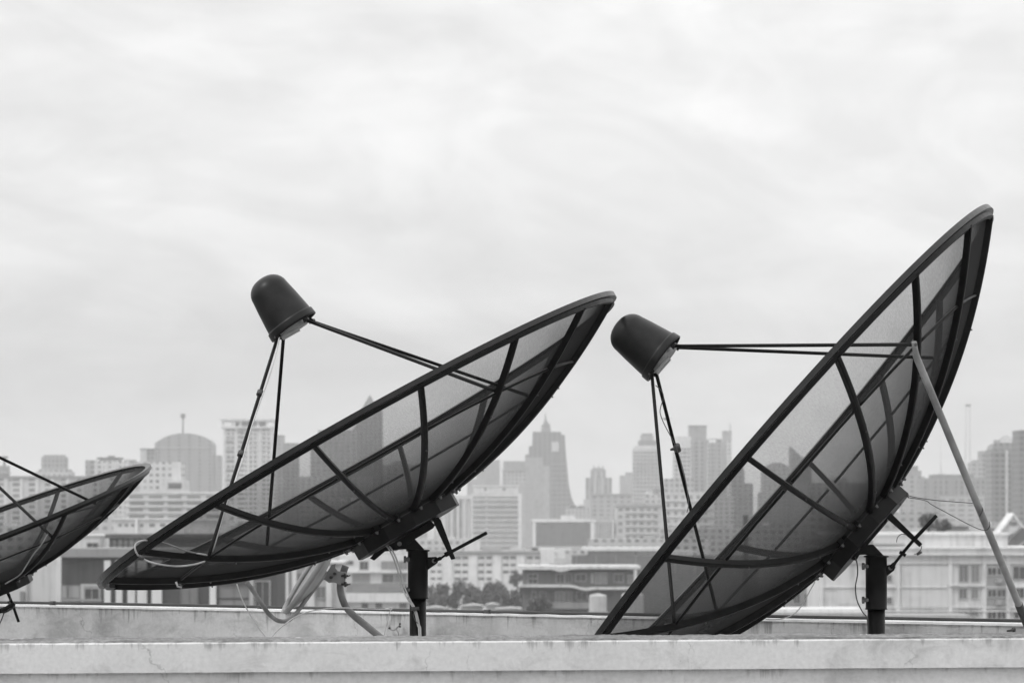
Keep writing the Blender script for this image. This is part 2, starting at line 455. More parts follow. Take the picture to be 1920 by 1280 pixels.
# pale cable looping round the rim at the low end
YA = 10.0
pxtube([(388,1040,10.02),(352,1033,10.1),(310,1018,10.15),(285,1014,10.1),(268,1013,9.72),(254,1020,9.66),(255,1034,9.65),(266,1046,9.66),(292,1056,9.66),(330,1061,9.68),(362,1058,9.7),(384,1052,9.74)],
       .0026, 'cable', M_CABLEG, d1, 8, 8)
pxtube([(261,1041,9.655),(269,1048,9.655)], .0042, 'cable_clip', M_CABLED, d1)
pxtube([(330,1090,9.72),(333,1099,9.72),(341,1101,9.72)], .003, 'cable_clip', M_CABLEG, d1, 8)
# cable up the leg to the feed
def leg_cable(Mi, P, root, roll, step, k, h, mat, clips, tail=True, off=.012):
    t = roll+k*step
    A = Vector((.070*math.cos(t), .070*math.sin(t), h-.004)); B = P(.767, t, .004)
    pts = []
    n = 9
    for i in range(n+1):
        q = A.lerp(B, i/n); s = .007+off*abs(math.sin(i/n*math.pi*2.5))*(1-i/n*.6)
        pts.append(Mi @ (q+Vector((.0035, s, 0))))
    mb = MB(); mb.tube(spline(pts, 5), .0022, 8); mb.build('cable', mat, root)
    for f in clips:
        q = A.lerp(B, f); d = (B-A).normalized()
        mb = MB(); mb.tube([Mi @ (q-d*.008), Mi @ (q+d*.008)], .0105, 8); mb.build('cable_clip', M_CABLED, root)
leg_cable(MI1, P1, d1, R_(-5.73), R_(22.5), 14, .68, M_CABLE, (.27, .55))

# --- dish on the right
Y2 = 10.28
base2 = Vector((W(1643, 1100, Y2).x, Y2, ROOFZ))
d2, MD2, MI2, P2, pl2 = make_dish((1.0494, 10.326, -.045), (-.7459, .1264, .6539), R_(-6.94), .972, 16,
    'black mesh dish tilted steeply on the right, held by a pale diagonal strut',
    .785, (2, 6, 10, 14), base2, 1.04, .18, R_(5), .341)
mast(d2, 1643, Y2, 0, 1042, 1142, .0266, .0322, (1061, 1124))
pxprism([(1592,1046),(1598,1022),(1650,962),(1657,962),(1662,968),(1661,978),(1628,1018),(1612,1036),(1604,1050),(1597,1049)], Y2, .028, 'mount_channel', M_BLACK, d2)
pxprism([(1608,1030),(1624,1021),(1636,1020),(1657,1042),(1630,1042),(1622,1039),(1606,1040)], Y2, .021, 'pivot_yoke', M_BLACK, d2)
pxtube([(1607,1028,Y2-.05),(1607,1028,Y2+.05)], .0085, 'pivot_bolt', M_BOLT, d2, 8)
pxprism([(1660,1060),(1674,1057),(1679,1062),(1676,1069),(1662,1080)], Y2, .006, 'rod_bracket', M_BLACK, d2)
pxtube([(1670,1064,Y2-.012),(1670,1064,Y2+.012)], .0075, 'bracket_bolt', M_BOLT, d2, 8)
pxprism([(1651,958),(1664,955),(1671,962),(1729,1019),(1724,1025),(1712,1014),(1656,966)], Y2-.02, .008, 'actuator_arm', M_BLACK, d2)
pxtube([(1670,1064,Y2-.02),(1676,1057,Y2-.02),(1678,1055,Y2-.02),(1692,1037,Y2-.03)], [.0065,.0065,.0045,.0045], 'threaded_rod', M_BLACK, d2)
pxtube([(1687,1034,Y2-.03),(1698,1041,Y2-.03)], .0055, 'lock_nut', M_BLACK, d2, 6)
pxtube([(1692,1037,Y2-.03),(1712,1013,Y2-.03),(1713,1012,Y2-.03),(1756,966,Y2-.03)], [.005,.005,.006,.006], 'adjusting_rod', M_BLACK, d2)
pxtube([(1728,1022,Y2-.03),(1727,1029,Y2-.03),(1719,1037,Y2-.03),(1714,1038,Y2-.03)], .0011, 'tie_wire', M_CABLED, d2, 6, 5)
pxtube([(1719,1039,Y2-.03),(1728,1034,Y2-.03)], .004, 'wire_clip', M_CABLED, d2, 8)
pxtube([(1699,1002,Y2-.03),(1690,1001,Y2-.03),(1683,1007,Y2-.03),(1681,1016,Y2-.03)], .0012, 'tie_wire', M_CABLED, d2, 6, 5)
pxtube([(1603,1043,Y2-.03),(1607,1056,Y2-.03),(1608,1075,Y2-.03),(1604,1100,Y2-.03),(1607,1125,Y2-.03),(1617,1146,Y2-.03),(1626,1160,Y2-.032),(1628,1200,Y2-.034)], .0019, 'cable', M_CABLED, d2, 8, 6)
pxtube([(1528,1090,Y2),(1518,1108,Y2),(1503,1135,Y2),(1486,1152,Y2),(1462,1160,Y2+.1),(1436,1160,Y2+.2)], .0016, 'cable', M_CABLE, d2, 6, 6)
# strut: from a rib down to the far wall
sp0, sp1 = (1714, 641, 9.62), (1924, 1166, 10.60)
mb = MB(); A, B = W(*sp0)-base2, W(*sp1)-base2
A2 = W(1718, 668, 9.64)-base2
mb.tube([A, A.lerp(A2, .6), A2, A2.lerp(B, .3), A2.lerp(B, .7), A2.lerp(B, .93), B], [.0075, .008, .0100, .0106, .0110, .0112, .011], 16)
st = mb.build('support_strut', M_STRUT, d2)
bolt(st, W(1717, 646, 9.605)-base2, (0, -1, 0), .8)
mb = MB(); f = (B-A2).normalized(); mb.tube([A2.lerp(B, .925), B+f*.01], .0128, 16); mb.build('strut_foot', M_CABLED, st)
mb = MB(); 
pxtube([(1694,926,10.28),(1704,929,10.28),(1722,933,10.26),(1760,938,10.24),(1826,943,10.18)], .0012, 'tie_wire', M_CABLED, d2, 6, 5)
pxtube([(1702,932,10.28),(1735,938,10.26),(1746,945,10.25),(1770,958,10.24),(1815,982,10.22),(1838,992,10.2),(1850,993,10.2),(1856,985,10.19),(1855,977,10.19)], .0012, 'tie_wire', M_CABLED, d2, 6, 6)
pxtube([(1840,948,10.17),(1843,955,10.16),(1838,965,10.16),(1836,968,10.19)], .0014, 'tie_wire', M_CABLED, d2, 6, 5)
for (x0,y0,x1,y1) in ((1690,925,1697,931),(1699,927,1704,933),(1687,932,1688,948)):
    pxtube([(x0,y0,10.27),(x1,y1,10.27)], .0022 if x0 != 1687 else .0013, 'wire_knot', M_CABLED, d2, 6)
# cable from the feed to the leg
def free_cable(root, Mi, P, roll, h):
    t = roll+10*R_(22.5)
    pxtube([(1229,722,10.45),(1240,732,10.45),(1244,745,10.45),(1239,762,10.45),(1238,775,10.45),(1246,796,10.45),(1262,826,10.45),(1272,850,10.44),(1282,885,10.42),(1288,915,10.4),(1291,945,10.38),(1288,960,10.36)],
           .0014, 'cable', M_CABLED, root, 6, 6)
free_cable(d2, MI2, P2, 0, 0)
tq = R_(-6.81)+10*R_(22.5)
A = Vector((.070*math.cos(tq), .070*math.sin(tq), .766)); B = P2(.767, tq, .004)
mb = MB(); q = A.lerp(B, .3); d = (B-A).normalized()
mb.tube([MI2 @ (q-d*.012), MI2 @ (q+d*.012)], .010, 8); mb.tube([MI2 @ q, MI2 @ q + Vector((-.022, 0, -.006))], [.008, .003], 6); mb.build('cable_clip', M_CABLED, d2)

# --- small dish at the left edge
Y0 = 12.2
base0 = Vector((W(-34, 1150, Y0).x, Y0, ROOFZ))
d0, MD0, MI0, P0, pl0 = make_dish((-1.8483, 12.1848, -.256), (-.3366, -.121, .9338), R_(6.92), .66, 12,
    'smaller black mesh dish cut off by the left edge of the photo', .55, (1, 4, 7, 10), base0, .85, .135)
mast(d0, -34, Y0, 0, 1142, 1200, .0256, .0312, (1155, 1190))
pxprism([(-78,1140),(-70,1128),(-10,1110),(0,1112),(-5,1124),(-20,1142),(-50,1143)], Y0, .024, 'mount_channel', M_BLACK, d0)
pxtube([(7,1100,Y0-.02),(15,1112,Y0-.05),(22,1128,Y0-.1),(35,1165,Y0-.12)], [.006,.0055,.005,.005], 'actuator_arm', M_BLACK, d0)
pxtube([(-20,1152,Y0-.12),(5,1143,Y0-.12),(18,1137,Y0-.13),(28,1131,Y0-.13)], [.009,.009,.006,.005], 'adjusting_rod', M_BLACK, d0)
pxtube([(-12,1138,Y0-.1),(4,1147,Y0-.1),(16,1144,Y0-.12),(27,1135,Y0-.13),(20,1132,Y0-.12),(8,1140,Y0-.11),(-10,1150,Y0-.1)], .0035, 'cable', M_CABLED, d0, 8, 6)
pxtube([(10,1108,Y0-.06),(18,1114,Y0-.09),(19,1124,Y0-.1),(14,1130,Y0-.1)], .0025, 'cable', M_CABLED, d0, 8, 6)
pxtube([(10,1142,Y0-.1),(4,1158,Y0-.1),(-3,1174,Y0-.1)], .0022, 'tie_wire', M_CABLED, d0, 6, 5)
# pale cable along the underside
pxtube([(90,1000,11.72),(78,1020,11.70),(62,1040,11.70),(48,1062,11.72),(36,1078,11.80),(10,1094,11.9)], .0024, 'cable', M_ARM, d0, 6, 6)

# ------------------------------------------------------------------ small offset dish
Y3 = 11.55
base3 = Vector((W(700, 1190, Y3).x, Y3-.02, ROOFZ))
od = empty('offset_dish', base3, 'small pale grey offset dish on a bent tube, seen edge-on beneath the middle black dish', 'satellite dish')
pxtube([(648,1060,Y3),(640,1085,Y3),(638,1105,Y3),(646,1132,Y3),(662,1152,Y3),(690,1175,Y3),(722,1202,Y3-.02),(752,1232,Y3-.02),(760,1300,Y3-.02),(760,1690,Y3-.02)],
       .0122, 'mounting_tube', M_ARM, od, 14, 6)
c0, c1 = W(536, 1146, Y3-.05)-base3, W(632, 1000, Y3-.05)-base3
axis = (c1-c0).normalized(); cen = (c0+c1)/2; LN = (c1-c0).length/2
nrm = Vector((axis.z, .13, -axis.x)).normalized(); nrm = (nrm-axis*nrm.dot(axis)).normalized()
if nrm.x < 0: nrm = -nrm
sid = axis.cross(nrm)
rings = []; mb = MB()
fr = [[cen+axis*(LN*r*math.cos(t))+sid*(LN*.9*r*math.sin(t))-nrm*(.035*(r*r-1))*-1*-1 for t in [2*math.pi*k/40 for k in range(40)]] for r in (1, .8, .6, .4, .2, .02)]
bk = [[p+nrm*.004 for p in r] for r in fr]
mb.loft(fr[::-1]+[[p+nrm*.0 + (p-cen).normalized()*.006 for p in fr[0]], [p-nrm*.012+(p-cen).normalized()*.007 for p in fr[0]], [p-nrm*.012+(p-cen).normalized()*.010 for p in fr[0]], [p+nrm*.006+(p-cen).normalized()*.008 for p in fr[0]]]+bk, caps=True)
mb.build('reflector', M_ARM2, od)
mb = MB(); mb.loft([[p+sid*0-nrm*.004+(nrm*math.cos(u)+(p-cen).normalized()*math.sin(u))*.0075 for u in [2*math.pi*j/8 for j in range(8)]] for p in fr[0]], closed=True)
mb.build('reflector_rim', M_ARM, od)  # darker grey tube paints in the shaded underside of the reflector edge
pxtube([(462,1090,Y3-.35),(474,1106,Y3-.35),(490,1130,Y3-.34),(505,1151,Y3-.30),(522,1163,Y3-.25),(540,1162,Y3-.2),(556,1148,Y3-.15),(575,1122,Y3-.1),(596,1094,Y3-.06),(612,1072,Y3-.03)],
       .0075, 'feed_arm', M_ARM, od, 10, 6)
pxprism([(603,1088),(622,1058),(630,1056),(629,1064),(634,1070),(648,1072),(648,1094),(636,1096),(628,1091),(617,1092),(608,1086)], Y3-.02, .010, 'mount_bracket', M_PALE, od)
for y in (1079, 1095):
    pxtube([(640,y,Y3-.03),(652,y,Y3-.03),(654,y,Y3-.03),(657,y-1,Y3-.03)], [.004,.004,.002,.002], 'clamp_bolt', M_CABLED, od, 8)
    pxtube([(645,y,Y3-.035),(650,y,Y3-.035)], .009, 'clamp_nut', M_CABLED, od, 6)
for x, y in ((594,1087),(627,1075),(620,1082)):
    pxtube([(x,y,Y3-.04),(x+2,y,Y3-.025)], .005, 'bracket_bolt', M_CABLED, od, 8)

# ------------------------------------------------------------------ the roof with its walls
def strip_wall(name, p0, p1, ext0, ext1):
    p0, p1 = Vector(p0), Vector(p1); e = (p1-p0).normalized(); L0 = (p1-p0).length
    nb = Vector((-e.y, e.x))
    if nb.y < 0: nb = -nb
    M = Matrix(((e.x, nb.x, 0, p0.x), (e.y, nb.y, 0, p0.y), (0, 0, 1, 0), (0, 0, 0, 1)))
    return M, -ext0, L0+ext1
ZF = -.348
fp0, fp1 = ((-.15*12.95), 12.95), (.15*10.7, 10.7)
MF, s0, s1 = strip_wall('f', fp0, fp1, 1.6, 1.2)
fw = empty('parapet_wall', (MF @ Vector((0, 0, ROOFZ))), 'stained pale parapet wall with a dark pipe on top, behind the satellite dishes', 'wall')
fw.rotation_euler = (0, 0, math.atan2(MF[1][0], MF[0][0]))
zt = ZF-ROOFZ
mb = MB()
nseg = 120; t_ = .16
rows = []
for i in range(nseg+1):
    x = s0+(s1-s0)*i/nseg
    j = .0015*noise.noise(Vector((x*5, 0, 3)))
    rows.append([(x, j, 0), (x, j, zt-.008), (x, t_, zt-.008), (x, t_, 0)])
mb.loft([[Vector(p) for p in r] for r in rows])
for f in mb.bm.faces: f.smooth = False
mb.build('wall_face', M_CONC_FAR, fw)
mb = MB(); rows = []
for i in range(nseg*2+1):
    x = s0+(s1-s0)*i/nseg/2
    j = .0022*noise.noise(Vector((x*9, 1, 3))); k = .0016*noise.noise(Vector((x*13, 5, 3)))
    rows.append([(x, -.006+j, zt-.008+k*.6), (x, -.006+j, zt-.001+k), (x, t_+.006, zt-.001+k), (x, t_+.006, zt-.008+k*.6)])
mb.loft([[Vector(p) for p in r] for r in rows])
for f in mb.bm.faces: f.smooth = False
mb.build('coping', M_WHITEEDGE, fw)

pipe = empty('conduit_pipe', (MF @ Vector((0, .02, ZF))), 'thin dark pipe lying along the top of the rear parapet wall', 'pipe')
pipe.rotation_euler = fw.rotation_euler
def pz(s):   # height above wall of the pipe centre
    return .0055+.0016*math.sin(s*2.1)+.0012*noise.noise(Vector((s*3, 2, 2)))
mb = MB(); pts = []
for i in range(121):
    s = s0+(s1-s0)*i/120
    pts.append(Vector((s, .012+.004*math.sin(s*1.7), pz(s))))
mb.tube(pts, .0056, 10); mb.build('pipe_run', M_PIPE, pipe)
for px in (88, 478, 905, 1300, 1630):
    # parameter along the wall where a column of the view meets it
    k = (px-CX)/F; d = Vector(fp1)-Vector(fp0); s = (k*fp0[1]-fp0[0])/(d.x-k*d.y)*d.length
    mb = MB(); mb.tube([(s-.012, .012+.004*math.sin(s*1.7), pz(s)), (s+.012, .012+.004*math.sin(s*1.7), pz(s))], .0085, 10)
    mb.build('coupling', M_CABLED, pipe)

def on_far(px, py=None, off=0.0):
    k = (px-CX)/F; d = Vector(fp1)-Vector(fp0); t = (k*fp0[1]-fp0[0])/(d.x-k*d.y)
    p = Vector(fp0)+d*t
    Y = p.y-off
    return (px, py, Y)

NZ = -.3075
np0, np1 = (-.15*8.0, 8.0), (.15*8.34, 8.34)
MN, q0, q1 = strip_wall('n', np0, np1, .8, .8)
nw = empty('parapet_wall', (MN @ Vector((0, 0, ROOFZ))), 'pale cracked front parapet wall with an overhanging coping, nearest the viewer along the bottom', 'wall')
nw.rotation_euler = (0, 0, math.atan2(MN[1][0], MN[0][0]))
zt = NZ-ROOFZ; CH = .0705; TH = .295
mb = MB(); rows = []; ns = 700
for i in range(ns+1):
    x = q0+(q1-q0)*i/ns
    e = .0011*noise.noise(Vector((x*40, 1, 0)))+.0009*noise.noise(Vector((x*9, 4, 0)))
    e2 = .0012*noise.noise(Vector((x*30, 7, 0)))
    g = .0014*noise.noise(Vector((x*6, 9, 0)))
    rows.append([(x, 0+g*.4, zt-CH+e*.6), (x, 0+g*.4, zt-.003+e), (x, .003, zt+e*.7), (x, .05, zt-.001+e2), (x, TH-.05, zt-.001+e), (x, TH-.004, zt+.001+e2), (x, TH+g, zt-.004), (x, TH+g, zt-CH)])
mb.loft([[Vector(p) for p in r] for r in rows])
for f in mb.bm.faces: f.smooth = False
cop = mb.build('coping', M_CONC_NEAR, nw)
# rough mortar bed on the top, slightly proud, with an uneven outline
bm = bmesh.new(); nx_, ny_ = 900, 22; grid = []
for i in range(nx_+1):
    x = q0+(q1-q0)*i/nx_; col = []
    fr_ = .022+.012*noise.noise(Vector((x*4, 0, 5)))+.008*noise.noise(Vector((x*22, 0, 5)))
    bk_ = TH-.003+.003*noise.noise(Vector((x*18, 3, 5)))
    for j in range(ny_+1):
        y = fr_+(bk_-fr_)*j/ny_
        h = .0030+.0026*noise.noise(Vector((x*16, y*22, 1)))+.0024*noise.noise(Vector((x*60, y*60, 1)))+.002*noise.noise(Vector((x*5, y*5, 7)))
        if j in (0, ny_): h = -.004
        col.append(bm.verts.new((x, y, zt+h)))
    grid.append(col)
for i in range(nx_):
    for j in range(ny_): bm.faces.new((grid[i][j], grid[i+1][j], grid[i+1][j+1], grid[i][j+1]))
me = bpy.data.meshes.new('mortar_bed'); bm.to_mesh(me); bm.free(); me.materials.append(M_CONC_TOP)
link(bpy.data.objects.new('mortar_bed', me), nw)
mb = MB(); mb.box(q0, q1, .014, TH-.03, -.6, zt-CH-.0005); mb.build('wall_face', M_CONC_LOW, nw)

# small fittings on the far wall
hk = empty('wall_bracket', W(*on_far(742, 1176, .02)), 'small pale metal bracket screwed to the rear wall beside the pole of the middle dish', 'bracket')
for pts, r in (([(729,1172),(734,1180),(741,1179),(749,1171)], .0032), ([(742,1178),(747,1186),(746,1196)], .0026)):
    pxtube([on_far(x, y, .025) for x, y in pts], r, 'bracket_strap', M_STRUT, hk, 8, 4)
for x, y in ((730,1177),(750,1174),(750,1169)):
    pxtube([on_far(x, y, .035), on_far(x, y, .015)], .004, 'screw', M_CABLED, hk, 8)
eb = empty('wall_bolt', W(*on_far(1896, 1180, .0)), 'small black bolt sticking out of the rear wall near the right edge', 'bolt')
pxtube([on_far(1888, 1182, .03), on_far(1896, 1181, .03), on_far(1903, 1180, .03)], [.003, .004, .006], 'bolt_shaft', M_CABLED, eb, 8)
pxtube([on_far(1899, 1176, .03), on_far(1901, 1184, .03)], .004, 'bolt_head', M_CABLED, eb, 8)
# thin vertical cable on the wall and white cable loops
wc = pxtube([on_far(728,1143,.02), on_far(726,1155,.012), on_far(722,1172,.012), on_far(718,1195,.012), on_far(716,1260,.012)], .0016, 'wall_cable', M_CABLE, fw, 6, 5) if False else None
def free_tube(name, pts, r, mat, label, cat):
    P3 = spline([W(*p) for p in pts], 8); b = P3[0].copy()
    mb = MB(); mb.tube([p-b for p in P3], r, 8); o = mb.build(name, mat); o.location = b
    tag(o, label, cat); return o
free_tube('loose_cable', [(444,1094,11.0),(455,1125,11.0),(475,1162,11.0),(502,1200,11.0),(520,1230,11.0),(506,1200,11.1),(540,1165,11.2),(575,1147,11.3),(610,1141,11.35),(640,1139,11.4),(690,1141,11.45),(735,1142,11.5)],
          .0020, M_CABLE, 'thin white cable hanging in a loop from the low side of the middle dish', 'cable')
free_tube('wall_cable', [on_far(722,1141,.03), on_far(735,1139,.03), on_far(731,1146,.02), on_far(727,1162,.012), on_far(721,1185,.012), on_far(716,1240,.012)],
          .0016, M_CABLE, 'short white cable running down the rear wall left of the middle pole', 'cable')

# building under the roof
rb = empty('roof_building', (0, 14, -ALT), 'building whose roof carries the satellite dishes', 'building')
def quad_prism(pts, z0, z1, name, mat, root):
    mb = MB(); a = [Vector((p[0], p[1], z0))-root.location for p in pts]; b_ = [Vector((p[0], p[1], z1))-root.location for p in pts]
    mb.loft([a, b_]); 
    for f in mb.bm.faces: f.smooth = False
    return mb.build(name, mat, root)
c_ = [MN @ Vector((q0, .1, 0)), MN @ Vector((q1, .1, 0)), MF @ Vector((s1, .1, 0)), MF @ Vector((s0, .1, 0))]
quad_prism(c_, ROOFZ-.3, ROOFZ-.001, 'roof_deck', M_ROOF, rb)
c2 = [Vector((p.x*.98, p.y+(.06 if i < 2 else -.06), 0)) for i, p in enumerate(c_)]
quad_prism(c2, -ALT, ROOFZ-.31, 'outer_wall', PL_(.5), rb)

# ------------------------------------------------------------------ city
class Bld:
    def __init__(s, name, label, cat, D, x0, x1, ytop, mat, depth=18, yaw=0, group=None, part='main_block', ybase=None):
        s.D = D; s.xc = (x0+x1)/2; s.c = math.cos(R_(yaw))
        s.root = empty(name, ((s.xc-CX)/F*D, D, -ALT), label, cat, group)
        s.root.rotation_euler = (0, 0, R_(yaw))
        if mat: s.box(part, x0, x1, ytop, ybase, 0, depth, mat)
    def X(s, px): return (px-s.xc)*s.D/F/s.c
    def Z(s, py): return 0.0 if py is None else (HZ-py)*s.D/F+ALT
    def box(s, part, x0, x1, y0, y1, d0, d1, mat, parent=None):
        mb = MB(); mb.box(s.X(x0), s.X(x1), d0, d1, s.Z(y1), s.Z(y0))
        return mb.build(part, mat, parent or s.root)
    def poly(s, part, pts, d0, d1, mat):
        mb = MB(); mb.prism([(s.X(x), s.Z(y)) for x, y in pts], d0, d1)
        return mb.build(part, mat, s.root)
    def win(s, x0, x1, y0, y1, mat=None, part='window', frame=None, d=-.08):
        w = s.box(part, x0, x1, y0, y1, d, .3, mat or M_GLASS)
        if frame:
            fx = .12/s.D*F; mb = MB(); X0, X1, Z0, Z1 = s.X(x0), s.X(x1), s.Z(y1), s.Z(y0)
            t = .14
            mb.box(X0-t, X0, d-.1, .05, Z0-t, Z1+t); mb.box(X1, X1+t, d-.1, .05, Z0-t, Z1+t)
            mb.box(X0, X1, d-.1, .05, Z1, Z1+t); mb.box(X0, X1, d-.1, .05, Z0-t, Z0)
            xm = (X0+X1)/2; mb.box(xm-.04, xm+.04, d-.06, .04, Z0, Z1)
            mb.build('window_frame', frame, w)
        return w
    def grid(s, xs, ys, mat=None, **k):
        for y0, y1 in ys:
            for x0, x1 in xs: s.win(x0, x1, y0, y1, mat, **k)
    def bands(s, x0, x1, ys, mat=None, part='window_band', slab=None, out=.5):
        for y0, y1 in ys:
            s.box(part, x0, x1, y0, y1, -.1, .3, mat or M_GLASSL)
            if slab: s.box('balcony_slab', x0-1, x1+1, y1, y1+1.6, -out, .25, slab)
    def tube(s, part, pts, r, mat):
        mb = MB(); mb.tube([Vector((s.X(p[0]), p[2], s.Z(p[1]))) for p in pts], r, 8)
        return mb.build(part, mat, s.root)

PLW, PLG, PLD, PLM = PL_(.62), PL_(.36), PL_(.13), PL_(.24)
SKY = 'skyline towers far off in the haze'
# ---- far left
b = Bld('office_tower', 'squat stepped tower with a flat crown near the far left of the skyline', 'tower', 2600, 72, 129, 879, FM(.42, .16, 4, 3.4, .5, .5), 20, 0, SKY)
b.box('upper_block', 77, 122, 856, 879, 2, 18, FM(.3, .14, 3, 3.3, .5, .5)); b.box('crown', 80, 118, 852, 856, 4, 16, PLG)
b.box('plinth', 66, 134, 884, None, -3, 22, FM(.5, .2, 4, 3.4, .5, .5))
b = Bld('broadcast_mast', 'short mast with a round head at the extreme left edge of the skyline', 'mast', 2300, -4, 15, 873, PLM, 8)
b.tube('mast_pole', [(7,873,3),(7,858,3)], .8, PLM); b.box('mast_head', 1, 13, 855, 859, 0, 5, PLD)
b.box('ledge', -6, 17, 884, 887, -1, 8, PLG)
b = Bld('apartment_block', 'very wide low apartment block with a flat roof behind the left dish', 'building', 1900, -60, 212, 897, FM(.55, .2, 9, 3.1, .45, .55, .3), 16)
b.box('roof_slab', -62, 180, 892, 897, -1, 17, PLM)
for i in range(9): b.box('pier', -50+i*29, -44+i*29, 897, None, -.8, .2, PLW)
b.box('stair_tower', 182, 214, 889, 897, 1, 14, PLG)
b = Bld('apartment_tower', 'pale apartment tower with a dark roof slab, left of the domed tower', 'tower', 2100, 176, 246, 864, FM(.6, .22, 3.2, 3.1, .5, .5), 20, 0, SKY)
b.box('roof_slab', 181, 226, 857, 861, 2, 16, PLD); b.box('penthouse', 186, 222, 861, 864, 3, 15, PLW)
b.box('side_wing', 159, 176, 862, None, 3, 20, FM(.32, .14, 4, 3.1, .4, .4)); b.box('right_wing', 246, 270, 866, None, 2, 18, FM(.45, .2, 3, 3.1, .5, .5))
b.box('roof_room', 232, 252, 861, 866, 4, 12, PLG); b.box('roof_room', 200, 212, 853.5, 857, 6, 10, PLM)
for x in (178, 196, 214, 236): b.box('pier', x, x+4, 866, None, -.7, .2, PLW)
b = Bld('slim_tower', 'slim two-tone tower standing between the pale apartments and the domed tower', 'tower', 2500, 263, 275, 842, PL_(.5), 14, 0, SKY)
b.box('dark_side', 275, 290, 842, None, 1, 14, FM(.26, .12, 3, 3.2, .5, .5)); b.box('roof_slab', 262, 291, 840, 842, -.5, 14.5, PLM)
b = Bld('domed_tower', 'grey tower with an arched roof and a mast on top', 'tower', 3000, 291, 400, 836, None, 30, 0, SKY)
arc = [(290,830)]+[(293+(i/18)*105, 829-17*(1-abs(2*i/18-1)**2.4)) for i in range(19)]+[(400,834),(400,1060),(290,1060)]
b.poly('arched_block', arc, 0, 28, FM(.27, .15, 9, 3.3, .25, .5, .3)); b.box('shoulder', 400, 413, 853, None, 2, 24, FM(.33, .16, 6, 3.3, .3, .5))
b.box('cornice', 296, 394, 838, 840, -.8, 0, PL_(.4))
b.tube('mast', [(341,813,10),(341,782,10)], .8, PLM); b.box('mast_head', 337, 345, 775, 783, 8, 12, PLD)
b = Bld('apartment_building', 'white building with a dark square louvre on its roof block, beside the middle dish tip', 'building', 1700, 262, 340, 866, FM(.6, .22, 3.1, 3.1, .5, .45), 20)
b.box('stair_tower', 322, 340, 866, None, -.8, 0, PLW)
b.bands(325, 333, [(870+k*8.5, 875+k*8.5) for k in range(6)], M_GLASSL)
b.box('annex', 300, 356, 900, None, -4, -.9, PL_(.6)); b.win(317, 342, 905, 916, M_GLASS, 'louvre', d=-4.1)
b.box('roof_tank', 318, 340, 908, 909, -5, -4.2, PLM)
# white lattice tower
b = Bld('condominium_tower', 'tall white tower with an open crown, behind the two lower feed legs', 'tower', 2300, 420, 512, 806, FM(.66, .2, 3.0, 3.1, .55, .5, .25), 24, 0, SKY)
for x in (419, 441, 463, 485, 507): b.box('pier', x, x+5, 800, None, -1, 0, PLW)
for k in range(26): b.box('floor_ledge', 419, 513, 815+k*8.9, 817+k*8.9, -.7, 0, PLW)
b.box('crown_slab', 413, 518, 785, 789, -2, 26, PLW); b.box('crown_slab', 415, 516, 799, 803, -2, 26, PLW)
for x in (416, 434, 449, 482, 498, 513): b.box('crown_post', x, x+4, 789, 799, -1, 1, PLW)
b.box('crown_core', 440, 497, 789, 799, 4, 20, PL_(.45)); b.box('neck', 424, 508, 803, 806, 1, 22, PLG)
b.bands(444, 458, [(808+k*8.9, 812+k*8.9) for k in range(20)], M_GLASSL); b.bands(424, 438, [(822+k*18, 831+k*18) for k in range(10)], M_GLASSL)
b = Bld('office_tower', 'dark stepped slab immediately right of the white crowned tower', 'tower', 2800, 508, 531, 817, FM(.3, .15, 4, 3.3, .4, .5), 20, 0, SKY)
b.box('lower_step', 531, 558, 830, None, 1, 22, FM(.22, .12, 4, 3.3, .5, .5)); b.box('roof_slab', 507, 532, 815.5, 817, -.5, 20, PLM)
b = Bld('office_tower', 'broad grey block seen through the middle dish mesh, left of the pointed tower', 'tower', 2900, 582, 668, 826, FM(.24, .13, 5, 3.3, .5, .5), 24, 0, SKY)
b.box('upper_block', 596, 668, 806, 826, 1, 22, FM(.26, .13, 4, 3.3, .5, .5)); b.box('podium', 556, 700, 893, None, -2, 26, FM(.3, .14, 5, 3.2, .5, .5))
b = Bld('pointed_tower', 'dark tower with a pointed roof rising above the rim of the middle dish', 'tower', 3000, 666, 716, 768, None, 26, 0, SKY)
b.poly('tower_block', [(666,1060),(666,800),(672,778),(683,757),(693,740),(702,757),(712,764),(716,770),(716,1060)], 0, 24, FM(.17, .1, 4, 3.4, .5, .6))
b.box('side_fin', 662, 668, 800, None, 2, 20, PLM)
b = Bld('low_tower', 'low hazy block seen through the mesh right of the pointed tower', 'tower', 2700, 718, 800, 872, FM(.34, .16, 5, 3.2, .5, .5), 22, 0, SKY)
b.box('roof_room', 735, 760, 864, 872, 2, 12, PLG)
b = Bld('slab_block', 'pale slab block with vertical stripes left of the white banded office block', 'building', 2200, 815, 882, 935, FM(.52, .2, 3.4, 3.2, .42, 1.0, .3), 22)
for i in range(5): b.box('pier', 818+i*13, 822+i*13, 930, None, -1, 0, PLW)
b.box('roof_slab', 812, 884, 928, 935, -1.2, 22, PLW)
b = Bld('slab_block', 'plain grey slab just right of the middle dish rim with a white edge', 'building', 2900, 893, 937, 862, PL_(.34), 20, 0, SKY)
b.box('white_fin', 937, 943, 866, None, -.6, 18, PL_(.8)); b.box('lower_block', 876, 912, 897, None, -3, -.2, PLG)
b = Bld('office_block', 'flat-roofed block with a blank dark top storey, left of the big spired tower', 'building', 2800, 942, 988, 882, FM(.42, .2, 3.2, 3.2, .5, .5), 22, 0, SKY)
b.box('plant_storey', 944, 988, 864, 882, .4, 22, PL_(.3)); b.box('ledge', 941, 989, 881, 883, -.8, 0, PLG)
